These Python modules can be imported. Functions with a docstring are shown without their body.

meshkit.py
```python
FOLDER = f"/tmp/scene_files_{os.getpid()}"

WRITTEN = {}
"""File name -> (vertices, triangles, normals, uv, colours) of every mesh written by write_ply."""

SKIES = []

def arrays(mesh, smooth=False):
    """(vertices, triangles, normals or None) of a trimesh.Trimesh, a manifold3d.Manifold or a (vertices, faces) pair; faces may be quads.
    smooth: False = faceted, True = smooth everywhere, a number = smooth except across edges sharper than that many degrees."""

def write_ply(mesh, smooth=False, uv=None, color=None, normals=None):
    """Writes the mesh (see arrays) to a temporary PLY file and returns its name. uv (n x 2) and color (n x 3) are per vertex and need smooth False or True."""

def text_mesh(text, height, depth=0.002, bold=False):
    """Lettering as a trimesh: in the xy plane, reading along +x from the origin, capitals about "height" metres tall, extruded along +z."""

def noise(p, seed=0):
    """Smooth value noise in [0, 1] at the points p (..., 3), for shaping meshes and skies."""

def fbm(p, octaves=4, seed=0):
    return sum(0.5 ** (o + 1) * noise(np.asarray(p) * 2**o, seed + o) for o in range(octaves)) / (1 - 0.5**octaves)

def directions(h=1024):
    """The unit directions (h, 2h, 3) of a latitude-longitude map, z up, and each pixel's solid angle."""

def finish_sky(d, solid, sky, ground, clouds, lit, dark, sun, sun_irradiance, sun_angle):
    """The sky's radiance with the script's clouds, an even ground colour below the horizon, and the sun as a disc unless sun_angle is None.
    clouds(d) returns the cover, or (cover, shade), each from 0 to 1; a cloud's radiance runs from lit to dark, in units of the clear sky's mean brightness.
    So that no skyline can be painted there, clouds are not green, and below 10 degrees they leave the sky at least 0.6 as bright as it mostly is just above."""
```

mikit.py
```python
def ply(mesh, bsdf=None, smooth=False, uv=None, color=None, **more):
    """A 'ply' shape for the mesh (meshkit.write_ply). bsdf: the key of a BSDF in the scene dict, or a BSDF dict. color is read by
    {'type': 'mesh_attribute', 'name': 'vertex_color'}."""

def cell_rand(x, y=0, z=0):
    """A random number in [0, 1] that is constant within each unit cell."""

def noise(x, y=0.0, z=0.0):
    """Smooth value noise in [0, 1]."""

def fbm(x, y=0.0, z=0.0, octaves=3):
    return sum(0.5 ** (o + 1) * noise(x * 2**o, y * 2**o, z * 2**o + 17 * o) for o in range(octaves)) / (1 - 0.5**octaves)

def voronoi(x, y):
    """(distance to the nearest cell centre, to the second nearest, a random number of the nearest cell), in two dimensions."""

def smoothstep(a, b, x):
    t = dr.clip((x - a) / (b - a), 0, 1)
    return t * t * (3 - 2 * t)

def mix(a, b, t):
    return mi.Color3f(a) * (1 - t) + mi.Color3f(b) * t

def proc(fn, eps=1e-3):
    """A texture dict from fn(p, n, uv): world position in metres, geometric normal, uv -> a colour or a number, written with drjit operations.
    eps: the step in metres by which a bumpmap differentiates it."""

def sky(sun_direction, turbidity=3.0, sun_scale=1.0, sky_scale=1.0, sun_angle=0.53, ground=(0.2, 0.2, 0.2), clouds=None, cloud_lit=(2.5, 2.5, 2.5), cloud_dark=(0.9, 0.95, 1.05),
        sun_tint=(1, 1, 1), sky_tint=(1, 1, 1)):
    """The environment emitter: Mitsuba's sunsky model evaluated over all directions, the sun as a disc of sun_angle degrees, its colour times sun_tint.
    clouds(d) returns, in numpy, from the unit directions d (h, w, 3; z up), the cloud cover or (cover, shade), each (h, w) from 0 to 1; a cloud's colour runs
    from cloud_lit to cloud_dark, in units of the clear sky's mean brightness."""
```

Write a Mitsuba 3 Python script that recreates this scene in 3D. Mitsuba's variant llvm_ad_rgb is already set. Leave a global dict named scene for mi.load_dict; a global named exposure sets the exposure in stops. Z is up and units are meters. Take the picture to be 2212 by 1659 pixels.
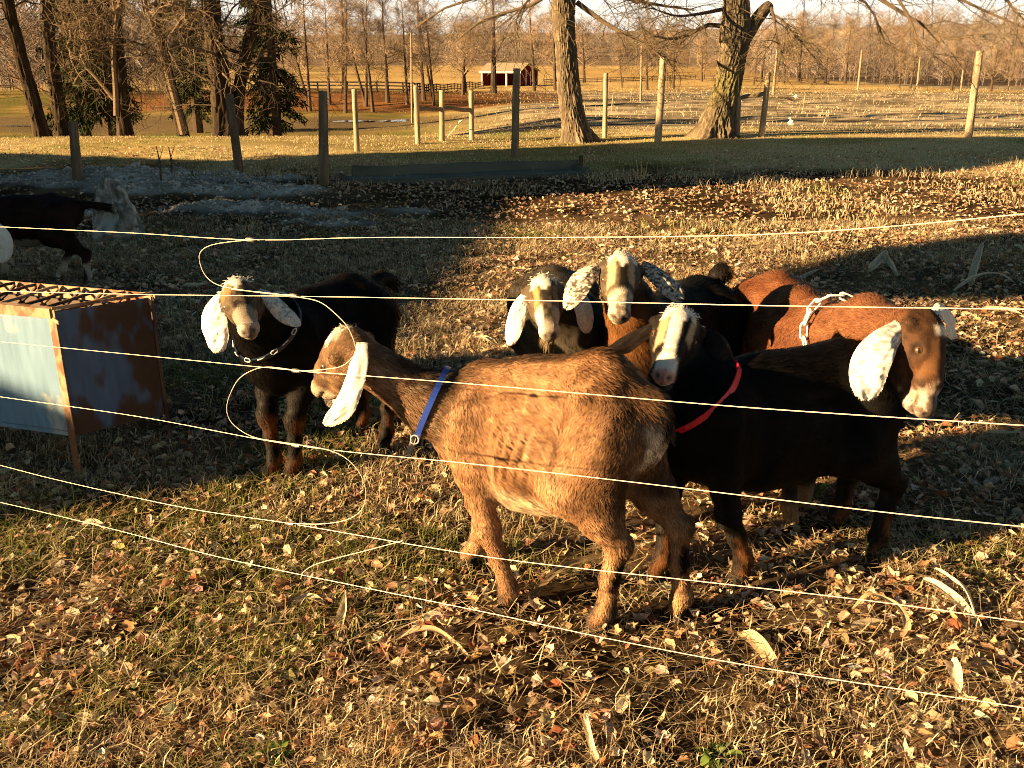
import math, os, random
import numpy as np, trimesh, mitsuba as mi, drjit as dr
import mikit, meshkit
from mikit import proc

T = mi.ScalarTransform4f
scene, labels = {}, {}

# ------------------------------------------------------------------ camera, sky, exposure
HFOV, PITCH, EYE = 58.0, 19.3, 1.5
scene['camera'] = {'type': 'perspective', 'fov': HFOV, 'fov_axis': 'x', 'near_clip': 0.05, 'far_clip': 5000.0,
                   'to_world': T().look_at(origin=[0, 0, EYE],
                                           target=[0, math.cos(math.radians(PITCH)), EYE - math.sin(math.radians(PITCH))], up=[0, 0, 1])}
SUN_AZ, SUN_EL = math.radians(24.0), math.radians(14.0)
SUN = [-math.cos(SUN_EL) * math.cos(SUN_AZ), -math.cos(SUN_EL) * math.sin(SUN_AZ), math.sin(SUN_EL)]


def horizon_haze(d):
    """pale evening haze low in the sky, the same all round"""
    el = np.degrees(np.arcsin(np.clip(d[..., 2], -1, 1)))
    k = np.clip((15 - el) / 12, 0, 1)
    streak = meshkit.fbm(np.stack([d[..., 0] * 2.2, d[..., 1] * 2.2, d[..., 2] * 14], -1), 4, 5)
    return np.clip(k * k * (3 - 2 * k) * (0.8 + 0.35 * streak), 0, 1), 0.25 * streak


scene['sky'] = mikit.sky(SUN, turbidity=3, sun_scale=1.0, sky_scale=0.125, sun_tint=(1.0, 0.965, 0.98), sky_tint=(0.70, 1.0, 1.02),
                         clouds=horizon_haze, cloud_lit=(9.5, 8.9, 7.7), cloud_dark=(7.6, 7.1, 6.1))
exposure = 4.25

# ------------------------------------------------------------------ helpers
rs = np.random.RandomState
PW, PH = 2212.0, 1659.0
FPX = (PW / 2) / math.tan(math.radians(HFOV / 2))
_cp, _sp = math.cos(math.radians(PITCH)), math.sin(math.radians(PITCH))


def ray(u, v):
    a, b = (u - PW / 2) / FPX, (PH / 2 - v) / FPX
    return np.array([a, _cp + _sp * b, -_sp + _cp * b])


def at(u, v, y):
    """the point at distance y in front that is seen at (u, v) of the photograph (2212 x 1659)"""
    d = ray(u, v)
    return np.array([0, 0, EYE]) + d * (y / d[1])


def number(name):
    if name not in labels and name not in scene and not any(k.startswith(name + '__') for k in scene):
        return name
    i = 1
    while True:
        k = f'{name}_{i:03d}'
        if k not in labels and k not in scene and not any(s.startswith(k + '__') for s in scene):
            return k
        i += 1


COUNT = {}


def numbered(name):
    """the next free key of this kind"""
    n = COUNT.get(name, -1) + 1
    COUNT[name] = n
    return name if n == 0 else f'{name}_{n:03d}'


PARTS = {}


def numbered_part(holder, name):
    n = PARTS.get((holder, name), -1) + 1
    PARTS[(holder, name)] = n
    return f'{holder}__{name}' + ('' if n == 0 else f'_{n:03d}')


def tag(key, label, cat, group=None, kind=None):
    labels[key] = {'label': label, 'category': cat}
    if group:
        labels[key]['group'] = group
    if kind:
        labels[key]['kind'] = kind
    return key


def put(key, mesh, bsdf, smooth=False, color=None, **more):
    if color is not None:
        n = len(mesh[0]) if isinstance(mesh, tuple) else len(mesh.vertices)
        color = np.asarray(color, float)
        if color.ndim == 1:
            color = np.tile(color, (n, 1))
        if smooth not in (True, False):
            smooth = False
    scene[key] = mikit.ply(mesh, bsdf, smooth=smooth, color=color, **more)
    return key


def ss(a, b, x):
    t = np.clip((np.asarray(x, float) - a) / (b - a), 0, 1)
    return t * t * (3 - 2 * t)


def lerp(a, b, t):
    t = np.asarray(t, float)
    if t.ndim and np.ndim(a) >= 1:
        t = t[..., None]
    return np.asarray(a, float) * (1 - t) + np.asarray(b, float) * t


def unit(v):
    v = np.asarray(v, float)
    return v / np.maximum(np.linalg.norm(v, axis=-1, keepdims=True), 1e-12)


VC = {'type': 'mesh_attribute', 'name': 'vertex_color'}
scene['mat_matt'] = {'type': 'twosided', 'bsdf': {'type': 'diffuse', 'reflectance': VC}}
scene['mat_fur'] = {'type': 'twosided', 'bsdf': {'type': 'principled', 'base_color': VC, 'roughness': 0.55, 'specular': 0.06}}
scene['mat_leaf'] = {'type': 'principledthin', 'base_color': VC, 'roughness': 0.65, 'diff_trans': 0.6, 'spec_trans': 0.0, 'eta': 1.3}
scene['mat_gloss'] = {'type': 'twosided', 'bsdf': {'type': 'principled', 'base_color': VC, 'roughness': 0.35, 'specular': 0.5}}
scene['mat_wire'] = {'type': 'twosided', 'bsdf': {'type': 'principled', 'base_color': {'type': 'rgb', 'value': [0.52, 0.48, 0.40]}, 'roughness': 0.45, 'specular': 0.5}}


class Tubes:
    """many tapering tubes, built together"""

    def __init__(self):
        self.groups = {}

    def add(self, pts, rad, sides=5, col=(0.2, 0.15, 0.1)):
        pts = np.asarray(pts, float)
        rad = np.broadcast_to(np.asarray(rad, float), (len(pts),))
        self.groups.setdefault((len(pts), sides), []).append((pts, rad, col))

    def mesh(self):
        V, F, C, at_ = [], [], [], 0
        for (k, s), items in self.groups.items():
            P = np.array([i[0] for i in items])
            R = np.array([i[1] for i in items])
            col = np.array([np.broadcast_to(i[2], (k, 3)) for i in items])
            t = np.gradient(P, axis=1)
            t = unit(t)
            m = unit(P[:, -1] - P[:, 0])
            ref = np.where(np.abs(m[:, 2:]) < 0.8, [0, 0, 1.0], [1.0, 0, 0])[:, None]
            a = unit(np.cross(t, ref))
            b = np.cross(t, a)
            ang = np.arange(s) * 2 * np.pi / s
            v = P[:, :, None] + R[:, :, None, None] * (np.cos(ang)[:, None] * a[:, :, None] + np.sin(ang)[:, None] * b[:, :, None])
            n = len(items)
            i, j = np.meshgrid(np.arange(k - 1), np.arange(s), indexing='ij')
            q = np.stack([i * s + j, i * s + (j + 1) % s, (i + 1) * s + (j + 1) % s, (i + 1) * s + j], -1).reshape(-1, 4)
            f = np.vstack([q[:, [0, 1, 2]], q[:, [0, 2, 3]]])
            caps = [[0, x + 1, x] for x in range(1, s - 1)] + [[(k - 1) * s, (k - 1) * s + x, (k - 1) * s + x + 1] for x in range(1, s - 1)] if s > 3 else []
            if caps:
                f = np.vstack([f, caps])
            F.append((f[None] + (np.arange(n) * k * s)[:, None, None]).reshape(-1, 3) + at_)
            V.append(v.reshape(-1, 3))
            C.append(np.repeat(col.reshape(-1, 3), s, axis=0))
            at_ += n * k * s
        return (np.vstack(V), np.vstack(F)), np.vstack(C)


def join(parts):
    """[(v, f, c)] -> one"""
    V, F, C, n = [], [], [], 0
    for v, f, c in parts:
        V.append(v); F.append(np.asarray(f) + n); C.append(np.broadcast_to(c, (len(v), 3))); n += len(v)
    return (np.vstack(V), np.vstack(F)), np.vstack(C)


def curve(pts, n):
    """Catmull-Rom through the points, n samples"""
    p = np.asarray(pts, float)
    p = np.vstack([2 * p[0] - p[1], p, 2 * p[-1] - p[-2]])
    t = np.linspace(0, len(p) - 3 - 1e-9, n)
    i = t.astype(int)
    u = (t - i)[:, None]
    a, b, c, d = p[i], p[i + 1], p[i + 2], p[i + 3]
    return 0.5 * (2 * b + (c - a) * u + (2 * a - 5 * b + 4 * c - d) * u**2 + (3 * b - a - 3 * c + d) * u**3)


def rotations(rng, n, tilt):
    """n random rotations: any heading, tilted up to about `tilt` radians"""
    h, ax = rng.rand(n) * 2 * np.pi, rng.rand(n) * 2 * np.pi
    t = np.abs(rng.randn(n)) * tilt
    c, s = np.cos(h), np.sin(h)
    Z = np.zeros((n, 3, 3)); Z[:, 0, 0] = c; Z[:, 0, 1] = -s; Z[:, 1, 0] = s; Z[:, 1, 1] = c; Z[:, 2, 2] = 1
    k = np.stack([np.cos(ax), np.sin(ax), 0 * ax], -1)
    K = np.zeros((n, 3, 3)); K[:, 0, 2] = k[:, 1]; K[:, 1, 2] = -k[:, 0]; K[:, 2, 0] = -k[:, 1]; K[:, 2, 1] = k[:, 0]
    R = np.eye(3) + np.sin(t)[:, None, None] * K + (1 - np.cos(t))[:, None, None] * (K @ K)
    return R @ Z


def scatter(variants, idx, R, scale, pos, col, shade=None):
    """copies of small meshes as one mesh; col (n,3) per copy, shade: per-vertex factor of each variant"""
    V, F, C, n = [], [], [], 0
    for k, (v, f) in enumerate(variants):
        m = np.nonzero(idx == k)[0]
        if not len(m):
            continue
        s = scale[m][:, None, None] if scale.ndim == 1 else scale[m][:, None, :]
        w = np.einsum('nij,nkj->nki', R[m], v[None] * s) + pos[m][:, None]
        V.append(w.reshape(-1, 3))
        F.append((f[None] + (np.arange(len(m)) * len(v))[:, None, None]).reshape(-1, 3) + n)
        c = np.repeat(col[m][:, None], len(v), 1)
        if shade is not None:
            c = c * shade[k][None, :, None]
        C.append(c.reshape(-1, 3))
        n += len(m) * len(v)
    return (np.vstack(V), np.vstack(F)), np.vstack(C)


# ------------------------------------------------------------------ terrain
_RY = [-300, 8, 10.5, 12.5, 14, 17, 20, 26, 40, 60, 100, 150, 220, 260, 330, 450, 700, 1500]
_RZ = [0, 0, .07, .06, 0, 0, 0, -.12, -.55, -.9, -1.85, -2.8, -4.2, -4.4, 1.2, 8.8, 20, 28]
_LY = [-300, 18.5, 20.3, 22, 26, 34, 44, 50, 56, 66, 80, 100, 150, 200, 280, 330, 450, 700, 1500]
_LZ = [0, .02, 0, -.35, -1.05, -1.35, -1.4, -1.4, -1.28, -.75, -.95, -1.7, -2.5, -1.7, -.3, 1.0, 8.0, 19, 28]


def smooth_interp(y, X, Y, k):
    return (np.interp(y, X, Y) * 2 + np.interp(y - k, X, Y) + np.interp(y + k, X, Y)) / 4


MOUNDS = [(-5.3, 12.0, 2.3, .75, .16), (-3.5, 11.0, 1.6, .5, .12), (-3.0, 9.3, 1.9, .55, .13), (-1.6, 8.7, 1.1, .4, .08), (-7.2, 11.4, 1.0, .4, .06)]


def mound(x, y):
    m = 0
    wob = (meshkit.fbm(np.stack([np.asarray(x) * 1.1, np.asarray(y) * 2.2, 0 * np.asarray(x)], -1), 3, 19) - .5) * 2.2
    for cx, cy, rx, ry, h in MOUNDS:
        e = ((x - cx) / rx) ** 2 + ((y - cy) / ry) ** 2 + wob
        m = np.maximum(m, h * np.exp(-np.maximum(e, 0) * 1.2))
    return m


def ground_z(x, y, fine=True):
    x, y = np.asarray(x, float), np.asarray(y, float)
    k = np.clip(np.abs(y) * .06, .3, 20)
    r, l = smooth_interp(y, _RY, _RZ, k), smooth_interp(y, _LY, _LZ, np.minimum(k, .5 + .05 * np.abs(y)))
    w = ss(-7, 3, x)
    far = ss(75, 120, y)
    w = w * (1 - far) + far * ss(30, 110, x)
    z = l * (1 - w) + r * w
    p = np.stack([x, y, 0 * x], -1)
    z = z + .5 * ss(300, 420, y) * 12 * (meshkit.fbm(p / 110.0, 3, 7) - .5) + ss(200, 330, y) * ss(40, 260, x) * 5.0
    z = z + (meshkit.fbm(p / 6.0, 2, 3) - .5) * .10 * ss(2, 8, y) * (1 + 3 * ss(25, 60, y))
    z = z + mound(x, y) * (.7 + .6 * meshkit.fbm(p * 2.2, 2, 4))
    if fine:
        near = 1 - ss(14, 24, np.abs(y))
        z = z + near * ((meshkit.fbm(p * 5.0, 2, 11) - .5) * .045 + (meshkit.noise(p * 21.0, 12) - .5) * .011)
        mm = ss(.02, .08, mound(x, y))
        z = z + mm * ((meshkit.fbm(p * 9.0, 3, 14) - .5) * .07 + (meshkit.noise(p * 32.0, 15) - .5) * .022)
        z = z + ss(22, 30, y) * (1 - ss(150, 250, y)) * ss(-5, 3, x) * (meshkit.fbm(np.stack([x * .5, y * 1.6, 0 * x], -1), 2, 13) - .5) * .22
    return z


def ground_at(u, v, lo=1.0, hi=400.0):
    """where the ground is seen at (u, v)"""
    d = ray(u, v)
    ys = np.geomspace(lo, hi, 4000)
    p = np.array([0, 0, EYE]) + d[None] * (ys / d[1])[:, None]
    below = np.nonzero(p[:, 2] < ground_z(p[:, 0], p[:, 1], False))[0]
    q = p[below[0]] if len(below) else p[-1]
    return np.array([q[0], q[1], float(ground_z(q[0], q[1]))])


def on(x, y, lift=0.0):
    return np.array([x, y, float(ground_z(x, y)) + lift])


def zone_color(x, y):
    p = np.stack([x, y, 0 * x], -1)
    n1, n2, n3 = meshkit.fbm(p / 1.3, 4, 21), meshkit.fbm(p / 9.0, 4, 22), meshkit.fbm(p * 3, 3, 23)
    soil = lerp((.035, .024, .014), (.15, .10, .058), ss(.3, .7, n1 * .5 + n3 * .5))
    grass = lerp((.50, .38, .16), (.66, .52, .26), ss(.3, .7, n1))
    grass = lerp(grass, (.17, .15, .05), ss(.5, .72, n2) * .7)
    stub_n = meshkit.fbm(np.stack([x * .25, y * .9 + x * .05, 0 * x], -1), 4, 24)
    stub = lerp((.15, .12, .085), (.52, .435, .29), ss(.36, .66, stub_n * .6 + n3 * .4))
    stub = lerp(stub, (.17, .15, .06), ss(.55, .75, n2) * .4)
    green = lerp((.15, .14, .045), (.34, .25, .085), ss(.35, .65, n2 * .6 + n1 * .4))
    bank = lerp((.13, .06, .028), (.26, .125, .05), ss(.3, .7, n1))
    past = lerp((.52, .38, .17), (.44, .30, .12), ss(.35, .65, meshkit.fbm(p / 25.0, 3, 26)))
    wood = lerp((.19, .14, .10), (.27, .20, .13), n2)
    c = soil
    c = lerp(c, grass, ss(12.5, 15.5, y + (n1 - .5) * 4))
    right = ss(-6, 1, x + (n2 - .5) * 4)
    c = lerp(c, stub, right * ss(20.5, 23.5, y + (n1 - .5) * 4))
    c = lerp(c, green, (1 - right) * ss(21, 25, y))
    mud = (1 - right) * ss(38, 42, y) * (1 - ss(50, 54, y))
    c = lerp(c, lerp((.10, .075, .05), (.20, .15, .09), n3), mud * .85)
    c = lerp(c, bank, ss(-32, -24, x) * (1 - ss(-1, 9, x)) * ss(53, 57, y + (n2 - .5) * 5))
    f = ss(105, 125, y + (n2 - .5) * 16)
    far_side = lerp(past, stub, ss(62, 74, x))
    far_side = lerp(wood, far_side, ss(-85, -70, x))
    c = lerp(c, far_side, f)
    c = lerp(c, wood, ss(282, 300, y))
    c = lerp(c, wood, ss(205, 222, y) * ss(60, 72, x))
    m = ss(.04, .085, mound(x, y) + (n1 - .5) * .08) * .9
    c = lerp(c, lerp((.28, .265, .23), (.60, .58, .52), ss(.3, .7, n3 * .5 + meshkit.fbm(p * 11, 3, 27) * .5)), m)
    return c


def build_ground():
    ys = np.concatenate([-np.geomspace(300, 1.2, 40)[:-1], np.arange(-1.2, 1.0, .2), np.geomspace(1.0, 10, 330), np.geomspace(10, 60, 260)[1:], np.geomspace(60, 1500, 170)[1:]])
    t = np.linspace(-1, 1, 421)
    t = .75 * t + .25 * t**3
    half = np.where(ys > 0, 1.3 + .95 * ys, 1.3) + np.where(ys < 1, np.minimum(2.0 * np.abs(ys - 1), 300), 0) + ss(2, 12, ys) * 14
    x = t[None] * half[:, None]
    y = np.repeat(ys[:, None], len(t), 1)
    z = ground_z(x, y)
    n, m = x.shape
    i, j = np.meshgrid(np.arange(n - 1), np.arange(m - 1), indexing='ij')
    q = np.stack([i * m + j, i * m + j + 1, (i + 1) * m + j + 1, (i + 1) * m + j], -1).reshape(-1, 4)
    v = np.stack([x, y, z], -1).reshape(-1, 3)
    put('ground', (v, q), 'mat_matt', smooth=True, color=zone_color(x, y).reshape(-1, 3))
    tag('ground', 'farmyard soil, dry grass strip, stubble field and far pasture in one rolling sheet', 'ground', kind='structure')


build_ground()

# the creek's standing water, lying in the low ground
scene['mat_water'] = {'type': 'principled', 'base_color': {'type': 'rgb', 'value': [0.02, 0.025, 0.02]}, 'roughness': 0.12, 'specular': 0.6}


def pool(pts, seed, label):
    p = np.asarray(pts, float)
    c = curve(np.vstack([p, p[:1]]), 60)[:-1]
    r = rs(seed)
    c = c + r.randn(len(c), 2) * .12
    z = float(np.percentile(ground_z(c[:, 0], c[:, 1]), 75))
    ctr = c.mean(0)
    v = np.vstack([[*ctr, z], np.column_stack([c, np.full(len(c), z)])])
    k = len(c)
    f = [[0, 1 + a, 1 + (a + 1) % k] for a in range(k)]
    key = numbered('creek_water')
    put(key, (v, np.array(f)), 'mat_water')
    tag(key, label, 'water', kind='structure')


pool([(-9.4, 48.6), (-8.2, 48.2), (-7.2, 48.8), (-7.6, 49.5), (-8.8, 49.4)], 1, 'small bright pool of creek water beside the brown leafy bank, left part')
pool([(-6.9, 49.0), (-5.9, 48.6), (-5.0, 49.3), (-5.4, 50.4), (-6.5, 49.9)], 3, 'small bright pool of creek water beside the brown leafy bank, right part')
pool([(-24.6, 44.0), (-22.0, 44.3), (-20.5, 44.9), (-21, 45.6), (-23.5, 45.3)], 2, 'strip of creek water behind the left tree row')

# ------------------------------------------------------------------ the farm building out of the picture at the left, whose long shadow lies over the yard
def shade_barn():
    t = np.array([math.cos(SUN_AZ), math.sin(SUN_AZ)]); n = np.array([-t[1], t[0]])
    key = numbered('farm_building')
    tag(key, 'long grey farm building with lean-to roofs, left of the yard it shades', 'barn')

    def slab(prof, a0, a1, name, col, lab=None):
        prof = np.asarray(prof, float)
        k = len(prof)
        V = [np.array([*(t * a + n * s), h]) for a in (a0, a1) for s, h in prof]
        V = np.array(V)
        F = [[j, (j + 1) % k, k + (j + 1) % k] for j in range(k)] + [[j, k + (j + 1) % k, k + j] for j in range(k)]
        F += [[0, j + 1, j] for j in range(1, k - 1)] + [[k, k + j, k + j + 1] for j in range(1, k - 1)]
        put(f'{key}__{name}', (V, np.array(F)), 'mat_matt', color=col)
    A0, A1 = -19.0, -10.2
    slab([(3.5, -.3), (9.8, -.3), (9.8, 3.5), (3.5, 2.62)], A0, A1 - .1, 'lean_to', (.22, .20, .18))
    slab([(9.9, -.5), (15.6, -.8), (15.6, 5.4), (12.7, 7.6), (9.9, 5.5)], A0, A1 - .15, 'hall', (.24, .21, .18))
    slab([(15.7, -.8), (18.6, -.8), (18.6, 1.95), (15.7, 2.85)], A0, A1 - .1, 'store', (.22, .20, .18))
    slab([(3.25, 2.62), (9.88, 3.62), (9.88, 3.72), (3.25, 2.72)], A0, A1, 'roof', (.30, .29, .28))
    slab([(9.5, 5.2), (12.7, 7.65), (12.7, 7.77), (9.5, 5.32)], A0, A1, 'roof_001', (.30, .29, .28))
    slab([(12.7, 7.65), (15.95, 5.2), (15.95, 5.32), (12.7, 7.77)], A0, A1, 'roof_002', (.30, .29, .28))
    slab([(15.62, 2.9), (18.95, 1.9), (18.95, 2.0), (15.62, 3.0)], A0, A1, 'roof_003', (.30, .29, .28))


shade_barn()


def shade_evergreen():
    t = np.array([math.cos(SUN_AZ), math.sin(SUN_AZ)]); n = np.array([-t[1], t[0]])
    key = numbered('evergreen_tree')
    tag(key, 'small round evergreen tree beside the grey farm building, left of the yard', 'tree')
    q = t * -9.3 + n * 4.85
    rng = rs(77)
    b = np.array([*q, float(ground_z(*q)) - .1])
    tw = Tubes(); tw.add(np.array([b, b + [.03, 0, 2.0], b + [0, .02, 3.9]]), [.06, .045, .03], 8, (.09, .07, .05))
    m, c = tw.mesh(); put(key + '__trunk', m, 'mat_matt', color=c)
    k = 9000
    u = unit(rng.randn(k, 3)) * (rng.rand(k, 1) ** .4) * (1 + .25 * (meshkit.fbm(unit(rng.randn(k, 3)) * 2, 2, 5)[:, None] - .5))
    P = b + [0, 0, 4.12] + u * [.95, .95, .62]
    A, B = unit(rng.randn(k, 3)), unit(rng.randn(k, 3))
    L = rng.uniform(.05, .10, (k, 1))
    V = np.stack([P - A * L, P + B * L * .5, P + A * L, P - B * L * .5], 1).reshape(-1, 3)
    kk = np.arange(k)[:, None] * 4
    put(key + '__crown', (V, np.vstack([kk + [0, 1, 2], kk + [0, 2, 3]])), 'mat_matt', color=(.03, .045, .02))


shade_evergreen()


# ------------------------------------------------------------------ trees
def bark(rng, n, a=(.10, .075, .05), b=(.19, .145, .10)):
    return lerp(np.tile(a, (n, 1)), b, rng.rand(n))


def limb(tw, rng, p, d, length, r, level, col, droop=.05, wob=.22, kids=(6, 5), twig=(.5, .004), sides=(6, 4, 3), up=.12):
    """a branch with its side branches and twigs, added to the Tubes"""
    k = 6 if level == 0 else 4 if level == 1 else 3
    pts, dd = [p], unit(d)
    for i in range(k - 1):
        dd = unit(dd + rng.randn(3) * wob + np.array([0, 0, up - droop * (i + 1)]))
        pts.append(pts[-1] + dd * length / (k - 1))
    pts = np.array(pts)
    rad = np.linspace(r, max(r * .3, twig[1] * .7), k)
    tw.add(pts, rad, sides[min(level, 2)], col)
    if level >= 2:
        return
    m = kids[level]
    for i in range(m):
        f = .2 + .8 * (i + rng.rand()) / m
        q = f * (k - 1); j = min(int(q), k - 2)
        c = pts[j] + (pts[j + 1] - pts[j]) * (q - j)
        ax = unit(pts[j + 1] - pts[j])
        o = unit(np.cross(ax, rng.randn(3)))
        nd = unit(ax * (.55 + .4 * rng.rand()) + o * (.75 + .3 * rng.rand()))
        ln = length * (.34 + .25 * rng.rand()) * (1.1 - .5 * f) if level == 0 else twig[0] * (.6 + .8 * rng.rand())
        limb(tw, rng, c, nd, ln, max(r * (.42 - .18 * f), twig[1] * 1.2) if level == 0 else twig[1], level + 1, col, droop, wob, kids, twig, sides, up)


def trunk_mesh(path, rad, seed, sides=40, rings=90, ridge=.10, flare=None, colors=((.15, .115, .075), (.30, .235, .15)), moss=None, freq=26):
    """bark with deep upright furrows, as geometry"""
    c = curve(path, rings)
    r = curve(np.column_stack([rad, rad, rad]), rings)[:, 0]
    t = unit(np.gradient(c, axis=0))
    a = unit(np.cross(t, np.tile([0, 1.0, 0], (rings, 1)))); b = np.cross(t, a)
    ang = np.linspace(0, 2 * np.pi, sides, endpoint=False)
    s = np.concatenate([[0], np.cumsum(np.linalg.norm(np.diff(c, axis=0), axis=1))])
    A, Sg = np.meshgrid(ang, s)
    cyl = np.stack([np.cos(A) * freq / 6, np.sin(A) * freq / 6, Sg * (1.6 if freq < 40 else 4.2)], -1)
    f = meshkit.fbm(cyl + meshkit.noise(cyl * .7, seed)[..., None] * .6, 3, seed + 1)
    fur = np.abs(f - .5) * 2
    big = meshkit.fbm(np.stack([np.cos(A) * 1.1, np.sin(A) * 1.1, Sg * .9], -1), 2, seed + 2)
    R = r[:, None] * (1 + (big - .5) * .22 + (np.minimum(fur, .4) - .2) * ridge * 2.2)
    if flare is not None:
        h, amt, nroot, ph = flare
        lob = np.maximum(0, np.cos((A - ph) * nroot / 1.0 + 1.3 * np.sin(A * 2 + ph))) ** 1.5
        R = R * (1 + amt * np.exp(-Sg / h) * (.35 + 1.25 * lob))
    v = c[:, None] + R[..., None] * (np.cos(A)[..., None] * a[:, None] + np.sin(A)[..., None] * b[:, None])
    i, j = np.meshgrid(np.arange(rings - 1), np.arange(sides), indexing='ij')
    q = np.stack([i * sides + j, i * sides + (j + 1) % sides, (i + 1) * sides + (j + 1) % sides, (i + 1) * sides + j], -1).reshape(-1, 4)
    col = lerp(np.tile(colors[0], (*A.shape, 1)), colors[1], ss(.05, .45, fur) * .8 + .2 * big)
    if moss is not None:
        mk = np.exp(-((Sg - moss[0]) / moss[1]) ** 2) * ss(.42, .6, meshkit.fbm(cyl * .6, 3, seed + 5)) * .8
        col = lerp(col, (.16, .15, .05), mk)
    return (v.reshape(-1, 3), q), col.reshape(-1, 3)


def path_px(pts, y):
    return np.array([at(u, v, y) for u, v in pts])


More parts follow.
